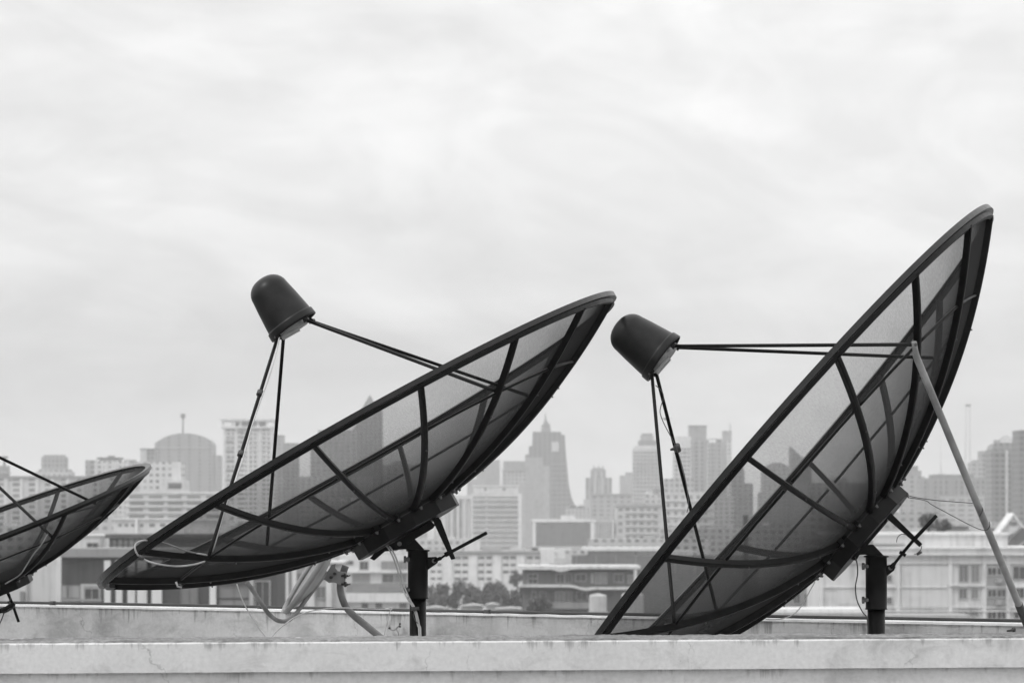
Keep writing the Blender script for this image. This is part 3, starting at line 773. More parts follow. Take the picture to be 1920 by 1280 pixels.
# big spired tower
b = Bld('spired_tower', 'tapering tower with stepped shoulders and a spire, between the two big dishes', 'tower', 3500, 990, 1062, 840, None, 36, 0, SKY)
mt = FM(.15, .06, 5, 3.6, .45, .55, .5)
b.poly('tower_block', [(985,1060),(985,852),(992,851),(992,836),(998,835),(999,809),(1052,809),(1052,814),(1059,815),(1060,838),(1062,862),(1066,905),(1071,930),(1080,952),(1080,1060)], 0, 34, mt)
b.box('upper_panel', 1034, 1048, 828, 846, -.8, 0, PL_(.5)); b.box('shaft_strip', 1040, 1046, 846, 905, -.6, 0, PL_(.12))
for k in range(10): b.box('floor_ledge', 1032, 1064+k*.6, 868+k*9, 870+k*9, -.8, 0, PL_(.24))
b.box('crown_block', 1015, 1033, 801, 809, 8, 24, PLM); b.box('crown_block', 1018, 1031, 793, 801, 10, 22, PLM); b.box('crown_ring', 1015, 1032, 797, 799, 9, 23, PLD)
b.poly('spire', [(1019,793),(1021,786),(1023,770),(1025,786),(1029,793)], 14, 18, PLM)
b = Bld('plain_slab', 'pale blank-walled slab standing in front of the big spired tower', 'building', 2500, 985, 1018, 857, PL_(.37), 24, 0, SKY)
b.box('right_wing', 1018, 1031, 873, None, .3, 22, PL_(.40)); b.box('left_wing', 975, 985, 905, None, 1, 22, PL_(.42))
b = Bld('stepped_tower', 'hazy tower with a small stepped crown standing alone right of the spired tower', 'tower', 3300, 1099, 1147, 895, FM(.33, .17, 4.5, 3.4, .45, 1.0), 22, 0, SKY)
b.box('upper_block', 1108, 1136, 880, 895, 2, 18, FM(.3, .16, 4, 3.4, .5, .5)); b.box('crown', 1111, 1133, 876, 880, 4, 16, PLG)
for x in (1113, 1122, 1130): b.box('pinnacle', x, x+2, 872, 876, 7, 9, PLG)
b.box('pier', 1115, 1118, 884, None, -.8, 0, PL_(.5)); b.box('pier', 1127, 1130, 884, None, -.8, 0, PL_(.5))
b.box('podium', 1094, 1150, 935, None, -6, -.2, PL_(.42))
b = Bld('office_block', 'wide low grey office block in front of the lone stepped tower', 'building', 2500, 1108, 1186, 927, FM(.38, .2, 5, 3.2, .5, .4), 20)
b.box('roof_slab', 1106, 1188, 925, 927, -.6, 20, PLG)
b = Bld('small_tower', 'small notched tower touching the left side of the stepped residential tower', 'tower', 3000, 1163, 1192, 891, PL_(.38), 20, 0, SKY)
b.box('upper_block', 1173, 1186, 885, 891, 2, 15, PLG)
b = Bld('residential_tower', 'pale stepped residential tower behind the left of the two upright legs of the right feed', 'tower', 2800, 1188, 1238, 841, FM(.5, .22, 3, 3.2, .6, .4, .3), 26, 0, SKY)
b.box('shoulder', 1190, 1238, 835, 841, .5, 24, PLW); b.box('upper_block', 1198, 1232, 825, 835, 2, 22, PLM); b.box('upper_block', 1202, 1226, 816, 825, 3, 20, PLG); b.box('crown', 1204, 1224, 812, 816, 4, 18, PLM)
for k in range(14): b.box('floor_ledge', 1187, 1239, 846+k*8, 847.5+k*8, -.7, 0, PLG)
b = Bld('twin_tower', 'pale tower with a blank white head between the two upright legs of the right feed', 'tower', 2500, 1264, 1296, 842, FM(.52, .18, 3, 3.1, .5, .6, .3), 22, 0, SKY)
b.box('head', 1268, 1296, 818, 840, 1, 20, PL_(.62)); b.box('neck', 1270, 1296, 840, 842, 2, 18, PLM)
b.bands(1279, 1288, [(846+k*8, 850+k*8) for k in range(12)], M_GLASSL)
b = Bld('flat_topped_tower', 'grey tower with a taller square block on top, left of the right dish rim', 'tower', 2600, 1293, 1329, 824, FM(.34, .17, 4, 3.2, .5, .5, .3), 24, 0, SKY)
b.box('upper_block', 1293, 1325, 799, 824, 1, 20, PL_(.32)); b.box('roof_slab', 1292, 1326, 797, 799, .5, 20.5, PLM)
for x in (1298, 1310, 1322): b.box('pier', x, x+4, 824, None, -.8, 0, PLG)
b = Bld('balcony_tower', 'narrow tower with vertical rows of balconies beside the right dish rim', 'tower', 2550, 1329, 1362, 829, FM(.42, .18, 2.6, 3.1, .5, .6, .3), 22, 0, SKY)
b.box('roof_rail', 1329, 1360, 822, 824, 3, 4, PLG); b.box('roof_room', 1344, 1354, 822, 829, 5, 12, PLM)
for i in range(3): b.box('pier', 1331+i*11, 1335+i*11, 829, None, -1, 0, PLG)
b = Bld('antenna_tower', 'slim pale tower topped by a block and thin antenna just above the right dish rim', 'tower', 2700, 1356, 1372, 826, FM(.55, .25, 3, 3.1, .5, .5), 20, 0, SKY)
b.box('upper_block', 1356, 1372, 807, 826, 1, 16, PL_(.36)); b.tube('antenna', [(1370,807,6),(1370,794,6)], .35, PLM)
# seen through the right dish
b = Bld('office_tower', 'dark tall stepped block seen through the right dish mesh above its lower rib', 'tower', 2500, 1374, 1412, 903, None, 24, 0, SKY)
b.poly('tower_block', [(1374,1060),(1374,872),(1392,872),(1396,884),(1396,905),(1412,906),(1412,1060)], 0, 22, FM(.18, .1, 4, 3.3, .5, .5)); b.box('podium', 1340, 1376, 930, None, -2, 20, FM(.35, .15, 4, 3.3, .5, .5))
b = Bld('round_topped_tower', 'tower with a rounded top seen through the right dish mesh', 'tower', 2900, 1430, 1484, 885, None, 26, 0, SKY)
b.poly('tower_block', [(1424,1060),(1424,925),(1430,920),(1430,884),(1438,873),(1450,867),(1464,867),(1477,873),(1484,884),(1484,1060)], 0, 24, FM(.25, .14, 4, 3.3, .5, .5)); b.box('side_wing', 1484, 1530, 920, None, 2, 22, PL_(.3))
b = Bld('wedge_tower', 'wedge-topped tower with a sharp left corner seen through the right dish mesh', 'tower', 3100, 1482, 1520, 860, None, 26, 0, SKY)
b.poly('tower_block', [(1483,1060),(1483,837),(1502,855),(1522,868),(1522,1060)], 0, 24, FM(.18, .11, 4, 3.3, .5, .5)); b.box('podium', 1478, 1530, 905, None, -2, -.1, PL_(.24))
b = Bld('office_block', 'long low hazy block seen through the right dish behind its hub', 'building', 2500, 1520, 1720, 905, FM(.33, .16, 5, 3.2, .5, .5), 22, 0)
b.box('roof_room', 1560, 1590, 896, 905, 3, 12, PLG)
# ---- right side
b = Bld('office_block', 'hazy block with a stepped end just right of the right dish hub', 'building', 2300, 1700, 1734, 893, FM(.34, .17, 5, 3.2, .4, .5), 22, 0, SKY)
b.box('upper_block', 1700, 1722, 873, 882, 2, 18, PLM); b.box('upper_block', 1700, 1728, 882, 893, 1, 20, PL_(.3))
b = Bld('office_block', 'broad hazy grey office block behind the pale diagonal strut', 'building', 2200, 1728, 1850, 896, FM(.3, .17, 3.4, 3.3, .35, .6, .4), 26, 0, SKY)
b.box('upper_block', 1749, 1826, 889, 896, 2, 22, PL_(.24)); b.box('podium', 1762, 1845, 930, None, -1.5, -.1, FM(.42, .2, 6, 3.2, .6, .4))
for i in range(8): b.box('pier', 1730+i*13, 1733+i*13, 896, None, -.9, 0, PL_(.34))
b = Bld('stepped_block', 'stepped grey block rising to the right behind the twin-striped tower', 'building', 2400, 1822, 1842, 866, FM(.4, .2, 4, 3.2, .5, .4), 22, 0, SKY)
b.box('upper_block', 1841, 1864, 847, None, 1, 22, FM(.33, .17, 4, 3.2, .5, .4)); b.box('roof_slab', 1826, 1842, 862, 866, 2, 16, PLG); b.box('roof_slab', 1840, 1860, 845, 847, .8, 20, PLG)
b = Bld('striped_tower', 'grey tower with two pale vertical stripes and a lattice dome on its roof', 'tower', 2000, 1859, 1914, 843, FM(.25, .14, 3.6, 3.2, .5, .5, .3), 26, 0, SKY)
b.poly('upper_block', [(1860,843),(1863,834),(1870,830),(1911,830),(1911,843)], 1, 24, FM(.28, .15, 3.6, 3.2, .5, .5))
for x in (1885, 1898.5): b.box('pale_stripe', x, x+5, 843, None, -.9, 0, PL_(.6))
for k in range(15): b.box('floor_ledge', 1859, 1884, 848+k*10, 849.5+k*10, -.7, 0, PL_(.33))
mbd = MB()
for k in range(9):
    t = math.pi*k/8
    pts = [Vector((b.X(1891)+4.3*math.sin(u)*math.cos(t), 10+4.3*math.sin(u)*math.sin(t), b.Z(830)+4.4*math.cos(u))) for u in [(-.5+j/8)*math.pi for j in range(9)]]
    mbd.tube(pts, .11, 5)
for rr_, z_ in ((4.25, .3), (3.6, 2.1), (2.3, 3.6)):
    mbd.tube([Vector((b.X(1891)+rr_*math.cos(u), 10+rr_*math.sin(u), b.Z(830)+z_)) for u in [2*math.pi*j/24 for j in range(25)]], .11, 5)
mbd.build('lattice_dome', PL_(.5), b.root)
b.box('roof_room', 1868, 1878, 824, 830, 5, 12, PLG)
b = Bld('office_tower', 'dark tower cut off by the right edge of the photo', 'tower', 1950, 1911, 1960, 808, FM(.18, .1, 4, 3.3, .5, .5), 26, 0, SKY)
b.box('roof_slab', 1910, 1962, 806, 808, -.6, 26, PLM)
# masts
b = Bld('lattice_mast', 'tall pale lattice mast rising behind the lower half of the diagonal strut', 'mast', 2900, 1808, 1822, 884, PLG, 6)
mbd = MB(); sx = b.D/F
for dx in (-1.9, 1.9):
    for dy in (-1.5, 1.5): mbd.tube([(b.X(1815)+dx*1.15, 3+dy, b.Z(884)), (b.X(1816)+dx*.8, 3+dy, b.Z(761))], .16, 5)
for k in range(28):
    z = b.Z(884)+k*(b.Z(761)-b.Z(884))/28; z2 = b.Z(884)+(k+1)*(b.Z(761)-b.Z(884))/28
    mbd.tube([(b.X(1815)-1.9, 1.5, z), (b.X(1816)+1.7, 1.5, z2)], .1, 4)
mbd.build('lattice', PL_(.5), b.root); b.box('mast_head', 1811.5, 1820.5, 757.5, 761.5, 1, 5, PLM)
b = Bld('thin_mast', 'very thin faint mast between the right dish and the lattice mast', 'mast', 3300, 1760, 1771, 888, PLG, 6)
mbd = MB(); mbd.tube([(b.X(1765), 3, b.Z(888)), (b.X(1765), 3, b.Z(818))], [.45, .2], 6); mbd.build('mast_pole', PL_(.6), b.root)
# ---- middle distance
b = Bld('banded_office_block', 'white office block with a dozen dark window bands, right of the middle dish hub', 'building', 2000, 883, 978, 925, PL_(.66), 24)
b.box('roof_block', 888, 972, 911, 925, -.2, 22, PL_(.64)); b.box('roof_coping', 886, 974, 909, 911, -.8, 23, PL_(.75))
b.box('roof_sign', 908, 912, 914, 919, -.5, -.25, PLM); b.box('roof_sign', 942, 948, 914, 919, -.5, -.25, PLM)
b.bands(887, 971, [(930+k*9.6, 934.4+k*9.6) for k in range(12)], M_GLASSL, slab=PL_(.7), out=1.0)
b.box('end_wall', 972, 978, 925, None, -1.2, 0, PL_(.7)); b.box('mid_pier', 911, 914, 927, None, -.7, .1, PL_(.5))
b = Bld('framed_hall', 'pale building with a big dark rectangular panel framed in white, between the dishes', 'building', 1800, 999, 1150, 978, PL_(.6), 26)
b.box('roof_coping', 997, 1118, 973, 978, -1, 26, PL_(.74)); b.box('dark_panel', 1005, 1107, 980, 1022, -.5, .2, PL_(.17))
b.box('panel_frame', 1000, 1004.5, 978, 1030, -.9, .1, PL_(.75)); b.box('panel_frame', 1107.5, 1114, 978, 1030, -.9, .1, PL_(.75))
b.box('panel_seam', 1070, 1071, 980, 1022, -.6, -.5, PL_(.2))
for i in range(6): b.box('window_strip', 1119+i*5, 1121.5+i*5, 976, 1030, -.15, .1, M_GLASSL)
b.box('roof_plant', 1052, 1078, 966, 973, 3, 10, PL_(.6)); b.box('roof_plant', 1058, 1070, 963, 966, 3, 8, PLG); b.box('right_wing', 1114, 1150, 975, 978, 1, 22, PL_(.6))
b.box('roof_plant', 1128, 1142, 968, 975, 4, 10, PLG)
b = Bld('row_window_block', 'grey-white block with five rows of small windows and balconies left of the right feed legs', 'building', 1800, 1155, 1242, 949, PL_(.5), 24)
b.box('roof_coping', 1153, 1244, 945, 949, -.8, 24, PL_(.36))
for r_ in range(6):
    b.grid([(1160+i*13.2, 1167+i*13.2) for i in range(6)], [(952+r_*13, 958+r_*13)], M_GLASSL)
    b.box('balcony_slab', 1172, 1232, 959+r_*13, 961.5+r_*13, -1.2, 0, PL_(.6))
b = Bld('flat_block', 'pale block with scattered small windows directly behind the upright legs of the right feed', 'building', 1950, 1242, 1340, 922, PL_(.5), 24)
b.grid([(1250+i*14, 1256+i*14) for i in range(6)], [(928+r_*15, 935+r_*15) for r_ in range(7)], M_GLASSL)
b.box('upper_block', 1246, 1300, 897, 922, 2, 20, FM(.44, .2, 3, 3.1, .5, .5)); b.box('roof_room', 1225, 1246, 916, 922, 2, 14, PLM)
b.box('wing', 1212, 1242, 927, None, 2, 20, FM(.52, .22, 3.3, 3.1, .4, .5)); b.box('roof_room', 1212, 1236, 920, 927, 4, 14, PL_(.6))
for r_ in range(7): b.box('balcony_slab', 1243, 1338, 937+r_*15, 939+r_*15, -1, 0, PLW)
# ---- near-middle
HG = 'low buildings below the skyline'
b = Bld('hotel_block', 'long white hotel with paired small windows, behind the bare adjusting rod of the middle dish', 'building', 1400, 790, 1012, 1036, PL_(.66), 18)
b.box('roof_slab', 786, 1030, 1033, 1037, -1.6, 18, PLM)
b.grid([(852,864),(867,877),(897,908),(912,922),(943,954),(957,967),(988,999),(1003,1013)], [(1043,1047),(1056,1060.5),(1069,1074)], M_GLASS)
b.grid([(808,816),(820,828)], [(1056,1060),(1069,1073),(1082,1086)], M_GLASS); b.grid([(852,864),(867,877),(897,908),(912,922)], [(1082,1086.5)], M_GLASS)
for x in (879, 924, 969, 832): b.box('pier', x, x+15, 1038, None, -.8, 0, PL_(.7))
b.box('end_block', 1013, 1040, 1028, None, -3, 18, PL_(.66)); b.box('roof_room', 870, 900, 1015, 1033, 4, 12, PL_(.62)); b.box('roof_room', 905, 940, 1026, 1033, 4, 12, PLG)
b.box('roof_room', 842, 862, 1026, 1033, 3, 10, PLW); b.box('roof_room', 955, 985, 1028, 1033, 3, 10, PL_(.5))
b = Bld('flat_roofed_house', 'low jumble of pale roofs right of the long white hotel', 'building', 1300, 1040, 1082, 1046, PL_(.45), 16)
b.box('upper_block', 1042, 1060, 1034, 1046, 1, 10, PL_(.6)); b.box('lean_to', 1030, 1062, 1056, None, -4, 0, PLG)
b = Bld('dark_hall', 'long dark grey hall with a pale roof band, left of the right dish rim', 'building', 1100, 1074, 1420, 1041, PL_(.13), 24)
b.box('roof_band', 1095, 1250, 1026, 1032, -.8, 22, PL_(.68)); b.box('upper_wall', 1104, 1192, 1032, 1041, 0.2, 20, PL_(.2)); b.box('roof_room', 1193, 1300, 1032, 1041, 2, 18, PL_(.55))
for i in range(9): b.box('wall_rib', 1080+i*37, 1082+i*37, 1041, 1075, -.3, 0, PLM)
b = Bld('wavy_roofed_house', 'dark grey two-storey house with wavy white roof bands, centre right above the rear wall', 'house', 640, 980, 1200, 1070, PL_(.14), 16)
def wave(y, x0, x1, dips, th):
    top = []; bot = []
    for i in range(61):
        x = x0+(x1-x0)*i/60; d = sum(a*math.exp(-((x-c)/w_)**2) for c, a, w_ in dips)
        top.append((x, y+d*.25)); bot.append((x, y+th+d))
    return top+bot[::-1]
b.poly('roof_band', wave(1060, 972, 1200, [(1052, 6, 17)], 5), -2.2, 16.5, PL_(.62))
pts = wave(1095, 972, 1200, [(1102, 1, 5)], 4.5)
pts = [(x, y+(4.5/(1+math.exp(-(x-1083)/6)))+2*math.exp(-((x-1094)/12)**2)) for x, y in pts]
b.poly('roof_band', pts, -2.6, .1, PL_(.62))
b.grid([(991,1007)], [(1076,1083),(1085,1093)], M_GLASS, frame=PLG)
for x0, x1, y0, y1 in ((1044,1057,1076,1092),(1061,1071,1076,1092),(1080,1098,1076,1088),(1116,1137,1074,1093),(1152,1168,1076,1090),(1178,1190,1078,1092),
                       (998,1004,1109,1122),(1013,1022,1110,1119),(1042,1056,1109,1130),(1060,1072,1109,1126),(1082,1100,1110,1124)):
    b.win(x0, x1, y0, y1, M_GLASS if (x0+y0) % 3 else M_GLASSL, frame=PLG)
b.box('column', 1188, 1194, 1066, None, -2, -1.2, PL_(.6)); b.box('balcony_wall', 1030, 1112, 1128, 1140, -1.8, -.2, PL_(.25)); b.box('door_frame', 1108, 1113, 1074, 1093, -.3, .1, PLG)
# small chimney seen through dish
b = Bld('chimney_block', 'short dark chimney stub seen through the right dish mesh', 'chimney', 900, 1394, 1403, 965, PL_(.05), 2)
# left of the pole
b = Bld('white_shophouse', 'white building with grey window bands between the offset dish and the middle pole', 'building', 900, 636, 792, 1040, PL_(.62), 16)
b.box('roof_slab', 660, 758, 1034, 1040, 1, 14, PL_(.5)); b.box('balcony_slab', 636, 792, 1070, 1073, -1.2, 0, PL_(.7))
for x0, x1, y0, y1, mt in ((645,662,1051,1058,M_GLASS),(675,690,1052,1067,M_GLASS),(715,743,1052,1067,M_GLASSL),(748,764,1052,1067,M_GLASSL),(661,693,1076,1091,M_GLASSL),(717,738,1076,1091,M_GLASS),(740,762,1076,1091,M_GLASSL)):
    b.win(x0, x1, y0, y1, mt, frame=PL_(.4))
b.box('lean_to_roof', 648, 764, 1093, 1109, -5, 0, PL_(.2)); b.win(652, 662, 1097, 1108, M_GLASSL, d=-5.1); b.win(672, 700, 1097, 1108, M_GLASSL, d=-5.1); b.win(712, 760, 1098, 1108, M_GLASSL, d=-5.1)
b.box('canopy', 640, 770, 1110, 1127, -7, -5.2, PL_(.66))
b.box('ground_wall', 640, 770, 1127, None, -6, -5.4, PL_(.45))
for x0, x1 in ((680,692),(706,718),(750,764)): b.win(x0, x1, 1129, 1138, M_GLASS, d=-6.1)
# right building
b = Bld('long_white_building', 'large white four-storey building with blank bays and paired windows behind the right pole', 'building', 480, 1536, 1960, 1027, PL_(.62), 20)
b.box('upper_wall', 1560, 1895, 1003, 1026, 3, 18, PL_(.62)); b.box('upper_coping', 1556, 1900, 998, 1003, 2.6, 18.4, PL_(.7))
b.box('cornice', 1532, 1960, 1037, 1040, -.9, 0, PL_(.72)); b.box('cornice', 1534, 1960, 1053, 1056, -.35, 0, PL_(.66)); b.box('coping', 1532, 1960, 1025, 1028, -.5, 20, PL_(.72))
b.box('blank_bay', 1690, 1778, 1060, 1136, -.12, 0, PL_(.59)); b.box('blank_bay', 1570, 1620, 1058, 1132, -.12, 0, PL_(.59))
for y in (1099, 1137): b.box('floor_ledge', 1534, 1960, y, y+2, -.3, 0, PL_(.66))
b.box('floor_ledge', 1778, 1846, 1095, 1098, -.5, 0, PL_(.7)); b.box('floor_ledge', 1534, 1960, 1144, 1146, -.4, 0, PL_(.7))
for x in (1536, 1680, 1778, 1842, 1886): b.box('pier', x, x+7, 1040, None, -.28, 0, PL_(.65))
fr = PL_(.4)
b.grid([(1799,1814),(1822,1835)], [(1060,1090)], M_GLASSL, frame=fr); b.grid([(1799,1812),(1822,1833)], [(1104,1121),(1143,1153)], M_GLASSL, frame=fr)
b.grid([(1663,1671)], [(1078,1089),(1120,1131)], M_GLASS, frame=fr)
b.box('recess_wall', 1847, 1886, 1058, None, -.15, 0, PL_(.3))
b.grid([(1852,1867),(1870,1885)], [(1064,1077),(1105,1118),(1146,1159)], M_GLASS, frame=fr, d=-.2)
b.grid([(1900,1922)], [(1062,1085)], M_GLASS, frame=fr); b.grid([(1902,1920)], [(1103,1120),(1144,1158)], M_GLASS, frame=fr)
for y in (1083, 1124):
    ac = b.box('air_conditioner', 1866, 1877, y, y+9, -.9, -.2, PL_(.35))
b.box('roof_line', 1590, 1700, 1019, 1021, 2.4, 3, PL_(.3)); b.box('vent_louvre', 1618, 1640, 1013, 1024, 2.8, 3, PL_(.2))
b = Bld('grey_shed', 'grey building low behind the right dish, left of the white building', 'building', 620, 1470, 1540, 1084, PL_(.24), 14)
b.grid([(1488,1500),(1508,1520)], [(1112,1130)], M_GLASS, frame=PLG); b.box('roof_band', 1466, 1544, 1080, 1084, -.5, 14, PLG)
b = Bld('white_roof_shed', 'long white flat roof strip just above the rear wall behind the right pole', 'building', 420, 1420, 1618, 1141, PL_(.7), 9)
b.box('gutter', 1418, 1620, 1147, 1151, -.3, 0, PL_(.5)); b.box('grey_wall_strip', 1622, 1818, 1152, None, -.1, 6, PL_(.4))  # plain grey wall strip right of the white roof
# gable houses far right
b = Bld('gabled_house', 'white gabled house with dark roofs at the right edge, above the white building', 'house', 600, 1872, 1940, 1000, PL_(.5), 10)
b.poly('gable', [(1873,1000),(1899,966),(1925,1000)], -.6, 6, PL_(.7)); b.poly('gable_roof', [(1868,1003),(1899,961),(1930,1003),(1926,1003),(1899,967),(1872,1003)], -1, 6.4, PL_(.74))
b.box('vent', 1893, 1905, 978, 984, -.8, -.55, PLM); b.poly('dark_roof', [(1880,1018),(1912,988),(1945,1018)], -4, -.7, PL_(.14)); b.poly('dark_roof', [(1862,1032),(1885,1012),(1950,1012),(1950,1034)], -6, -4.2, PL_(.16))
b.poly('hip_ridge', [(1886,1034),(1889,1034),(1915,1012),(1912,1012)], -6.2, -6, PL_(.5))
# left-hand near buildings
b = Bld('hotel_block', 'white hotel with continuous dark balcony bands left of the middle dish, above the dark-roofed terrace', 'building', 1500, 236, 424, 925, PL_(.6), 20)
b.box('roof_slab', 232, 428, 921, 925, -1.2, 20, PL_(.66))
for k, y in enumerate((929, 941, 953, 966)):
    for i in range(5): b.box('window_band', 243+i*36, 268+i*36+(k % 2)*3, y, y+5, -.12, .1, M_GLASSL)
    b.box('balcony_slab', 236, 424, y+6, y+8.5, -1.6, 0, PL_(.7))
b = Bld('white_terrace', 'low white terrace of flats with small square windows in front of the banded hotel', 'building', 1000, 212, 345, 974, PL_(.62), 16)
b.box('roof_coping', 210, 347, 971, 974, -.6, 16, PL_(.7)); b.box('pier', 254, 258, 974, None, -.8, 0, PL_(.75))
b.grid([(222+i*12, 228+i*12) for i in range(3)]+[(263,269),(280,290),(300,310),(322,330)], [(981,987)], M_GLASSL)
b = Bld('terrace_house', 'building with a dark flat canopy over bright windows, left of the middle dish tip', 'building', 500, 205, 420, 1008, PL_(.26), 14)
b.box('canopy', 200, 424, 1001, 1008, -2, 14, PL_(.11)); b.box('window_wall', 210, 262, 1011, 1028, -.1, .2, PL_(.7))
for x in (209, 219, 230, 240, 252, 262): b.box('mullion', x, x+2, 1008, 1030, -.4, -.1, PL_(.12))
b.box('railing', 205, 262, 1020, 1021.5, -.6, -.4, PLD)
b = Bld('white_annexe', 'white annexe with one dark square window above the dark building on the left', 'building', 520, 118, 204, 1004, PL_(.62), 14)
b.win(164, 183, 1018, 1031, M_GLASS, frame=PLG); b.box('roof_coping', 116, 206, 1002, 1004, -.3, 14, PL_(.7)); b.box('drain_pipe', 190, 193, 1004, None, -.4, 0, PLG)
b = Bld('pale_block', 'plain pale wall block at the left below the small dish', 'building', 400, 38, 108, 1040, PL_(.6), 14)
b.box('corner_pier', 106, 115, 1036, None, -.5, 14, PL_(.72)); b.box('left_wing', -40, 38, 1052, None, .6, 14, PL_(.52)); b.box('drain_pipe', 50, 53, 1045, None, -.3, 0, PLG)
b.box('meter_box', 38, 46, 1108, 1128, -.3, 0, PLM)
b = Bld('dark_fronted_building', 'dark-fronted building with a grey beam and white pillars, above the rear wall at left', 'building', 380, 115, 520, 1044, PL_(.075), 14)
b.box('beam', 113, 520, 1028, 1044, -.6, 14, PL_(.27))
b.box('lower_wall', 115, 192, 1096, None, -.25, 0, PL_(.2)); b.box('door_frame', 152, 158, 1094, 1132, -.45, -.2, PL_(.42)); b.box('door_frame', 158, 198, 1094, 1099, -.45, -.2, PL_(.42))
b.win(160, 186, 1103, 1123, M_GLASS, d=-.35, frame=PLG); b.box('ledge', 115, 192, 1122, 1126, -.6, -.2, PL_(.3)); b.box('window_panel', 118, 126, 1098, 1120, -.35, -.2, PL_(.32)); b.box('window_panel', 130, 150, 1098, 1120, -.35, -.2, PL_(.3))
for x0, x1 in ((196,208),(218,230),(240,254),(258,276),(285,304)): b.box('pillar', x0, x1, 1050, None, -.5, .1, PL_(.62))
b.box('pillar', 394, 406, 1044, None, -.7, .1, PL_(.66)); b.box('pillar', 468, 476, 1044, None, -.7, .1, PL_(.4))
b.win(412, 466, 1100, 1120, M_GLASSL, frame=PLD, d=-.3); b.win(412, 466, 1123, 1140, M_GLASSL, frame=PLD, d=-.3); b.win(340, 370, 1095, 1135, M_GLASSL, frame=PLD)
b.win(480, 505, 1090, 1140, M_GLASS, frame=PLG)
b = Bld('striped_wall_house', 'pale house with vertical pilasters behind the offset dish', 'building', 420, 505, 640, 1056, PL_(.45), 12)
for x0, x1 in ((512,520),(528,541),(548,556),(575,590),(612,622)): b.box('pilaster', x0, x1, 1060, None, -.4, 0, PL_(.66))
b.win(558, 572, 1075, 1100, M_GLASSL, frame=PLG); b.win(594, 610, 1100, 1120, M_GLASSL, frame=PLG); b.box('roof_coping', 500, 644, 1052, 1056, -.5, 12, PLW)
# tank
def tank(px, D, w, y0, y1, label):
    r = w/2*D/F; root = empty('water_tank', ((px-CX)/F*D, D, -ALT), label, 'water tank', 'round white water tanks')
    z0, z1 = (HZ-y1)*D/F+ALT, (HZ-y0)*D/F+ALT
    prof = [(r*.98, z0)]
    n = 9
    for i in range(n):
        z = z0+(z1-z0)*.84*i/n; dz = (z1-z0)*.84/n
        prof += [(r, z+dz*.15), (r, z+dz*.7), (r*.95, z+dz*.85)]
    for k in range(1, 6): prof.append((r*(1-.9*(k/5)**2.2), z0+(z1-z0)*(.84+.13*(k/5))))
    prof += [(r*.22, z1-.02), (r*.2, z1)]
    mb = MB(); mb.lathe(prof, Matrix.Identity(4), 28); mb.build('tank_body', PL_(.5), root)
    mb = MB(); mb.box(-r*1.1, r*1.1, -r*1.1, r*1.1, 0, z0-.01); mb.build('tank_stand', PLG, root)
tank(1121, 470, 33, 1111, 1146, 'round pale ribbed water tank left of the right dish lower rim')
tank(1186, 480, 42, 1108, 1150, 'round ribbed water tank seen through the lower mesh of the right dish')

# small pale roofs among the trees
for i, (x0, x1, y, D, lab) in enumerate(((800,832,1134,700,'small pale roof low behind the middle pole, left of the trees'), (868,905,1130,720,'pale shed roof under the trees, right of the middle pole'),
        (912,934,1128,760,'small bright shed roof under the right end of the tree group'), (930,985,1136,690,'long pale shed roof below the trees near the wavy-roofed house'))):
    b = Bld('shed', lab, 'shed', D, x0, x1, y+4, PL_(.4), 6)
    b.poly('shed_roof', [(x0-2, y+5), ((x0+x1)/2, y+1.5), (x1+2, y+5)], -.8, 6.6, PL_(.5))

# ---- trees
def leaf_mat():
    m, nt, b = newmat('foliage')
    oi = N(nt, 'ShaderNodeNewGeometry')
    c = ramp(nt, oi.outputs['Random Per Island'], [(0, .06), (.6, .11), (1, .17)])
    L(nt, c, b.inputs['Base Color']); b.inputs['Roughness'].default_value = .6
    return m
M_LEAF = leaf_mat(); M_BARK = simple('bark', .08, .9, .3, 4)
def tree(px, D, w, y0, y1, label, n=1500, seed=0):
    rnd = random.Random(seed)
    root = empty('tree', ((px-CX)/F*D, D, -ALT), label, 'tree', 'trees among the low houses')
    r = w/2*D/F; zt_ = (HZ-y0)*D/F+ALT; zb = (HZ-y1)*D/F+ALT; h = (zt_-zb)/2
    clumps = []
    for _ in range(20):
        a_ = rnd.uniform(0, 2*math.pi); q_ = math.sqrt(rnd.random())*.78
        clumps.append((math.cos(a_)*q_*r, rnd.uniform(-.5, .5)*r, zb+h*(1+math.sin(a_)*q_*.95), rnd.uniform(.16, .36)))
    bm = bmesh.new()
    for k in range(n):
        cx, cy, cz, cr = rnd.choice(clumps)
        d = Vector((rnd.gauss(0, 1), rnd.gauss(0, 1), rnd.gauss(0, 1))).normalized()*(rnd.uniform(.3, 1.05) if rnd.random() < .85 else rnd.uniform(1, 1.6))*cr
        p = Vector((cx+d.x*r*.8, cy+d.y*r*.8, cz+d.z*h*.9))
        s = rnd.uniform(.02, .045)*r+.10
        u = Vector((rnd.gauss(0, 1), rnd.gauss(0, 1), rnd.gauss(0, 1))).normalized(); v = u.orthogonal().normalized()
        w_ = u.cross(v)
        q = [bm.verts.new(p+v*s*a+w_*s*b_) for a, b_ in ((-1,-.6),(1,-.6),(1.2,.5),(-.8,.7))]
        bm.faces.new(q)
    me = bpy.data.meshes.new('crown'); bm.to_mesh(me); bm.free(); me.materials.append(M_LEAF)
    link(bpy.data.objects.new('crown', me), root)
    mb = MB(); mb.tube([(0,0,0),(.1,0,zb*.6),(0,0,zb+h*.6),(.2,.1,zb+h*1.3)], [.35,.28,.2,.06], 8)
    for c in clumps[:6]: mb.tube([(0,0,zb+h*.2),(c[0]*.5,c[1]*.5,zb+h*.7),(c[0],c[1],c[2])], [.14,.09,.03], 6)
    mb.build('trunk', M_BARK, root)
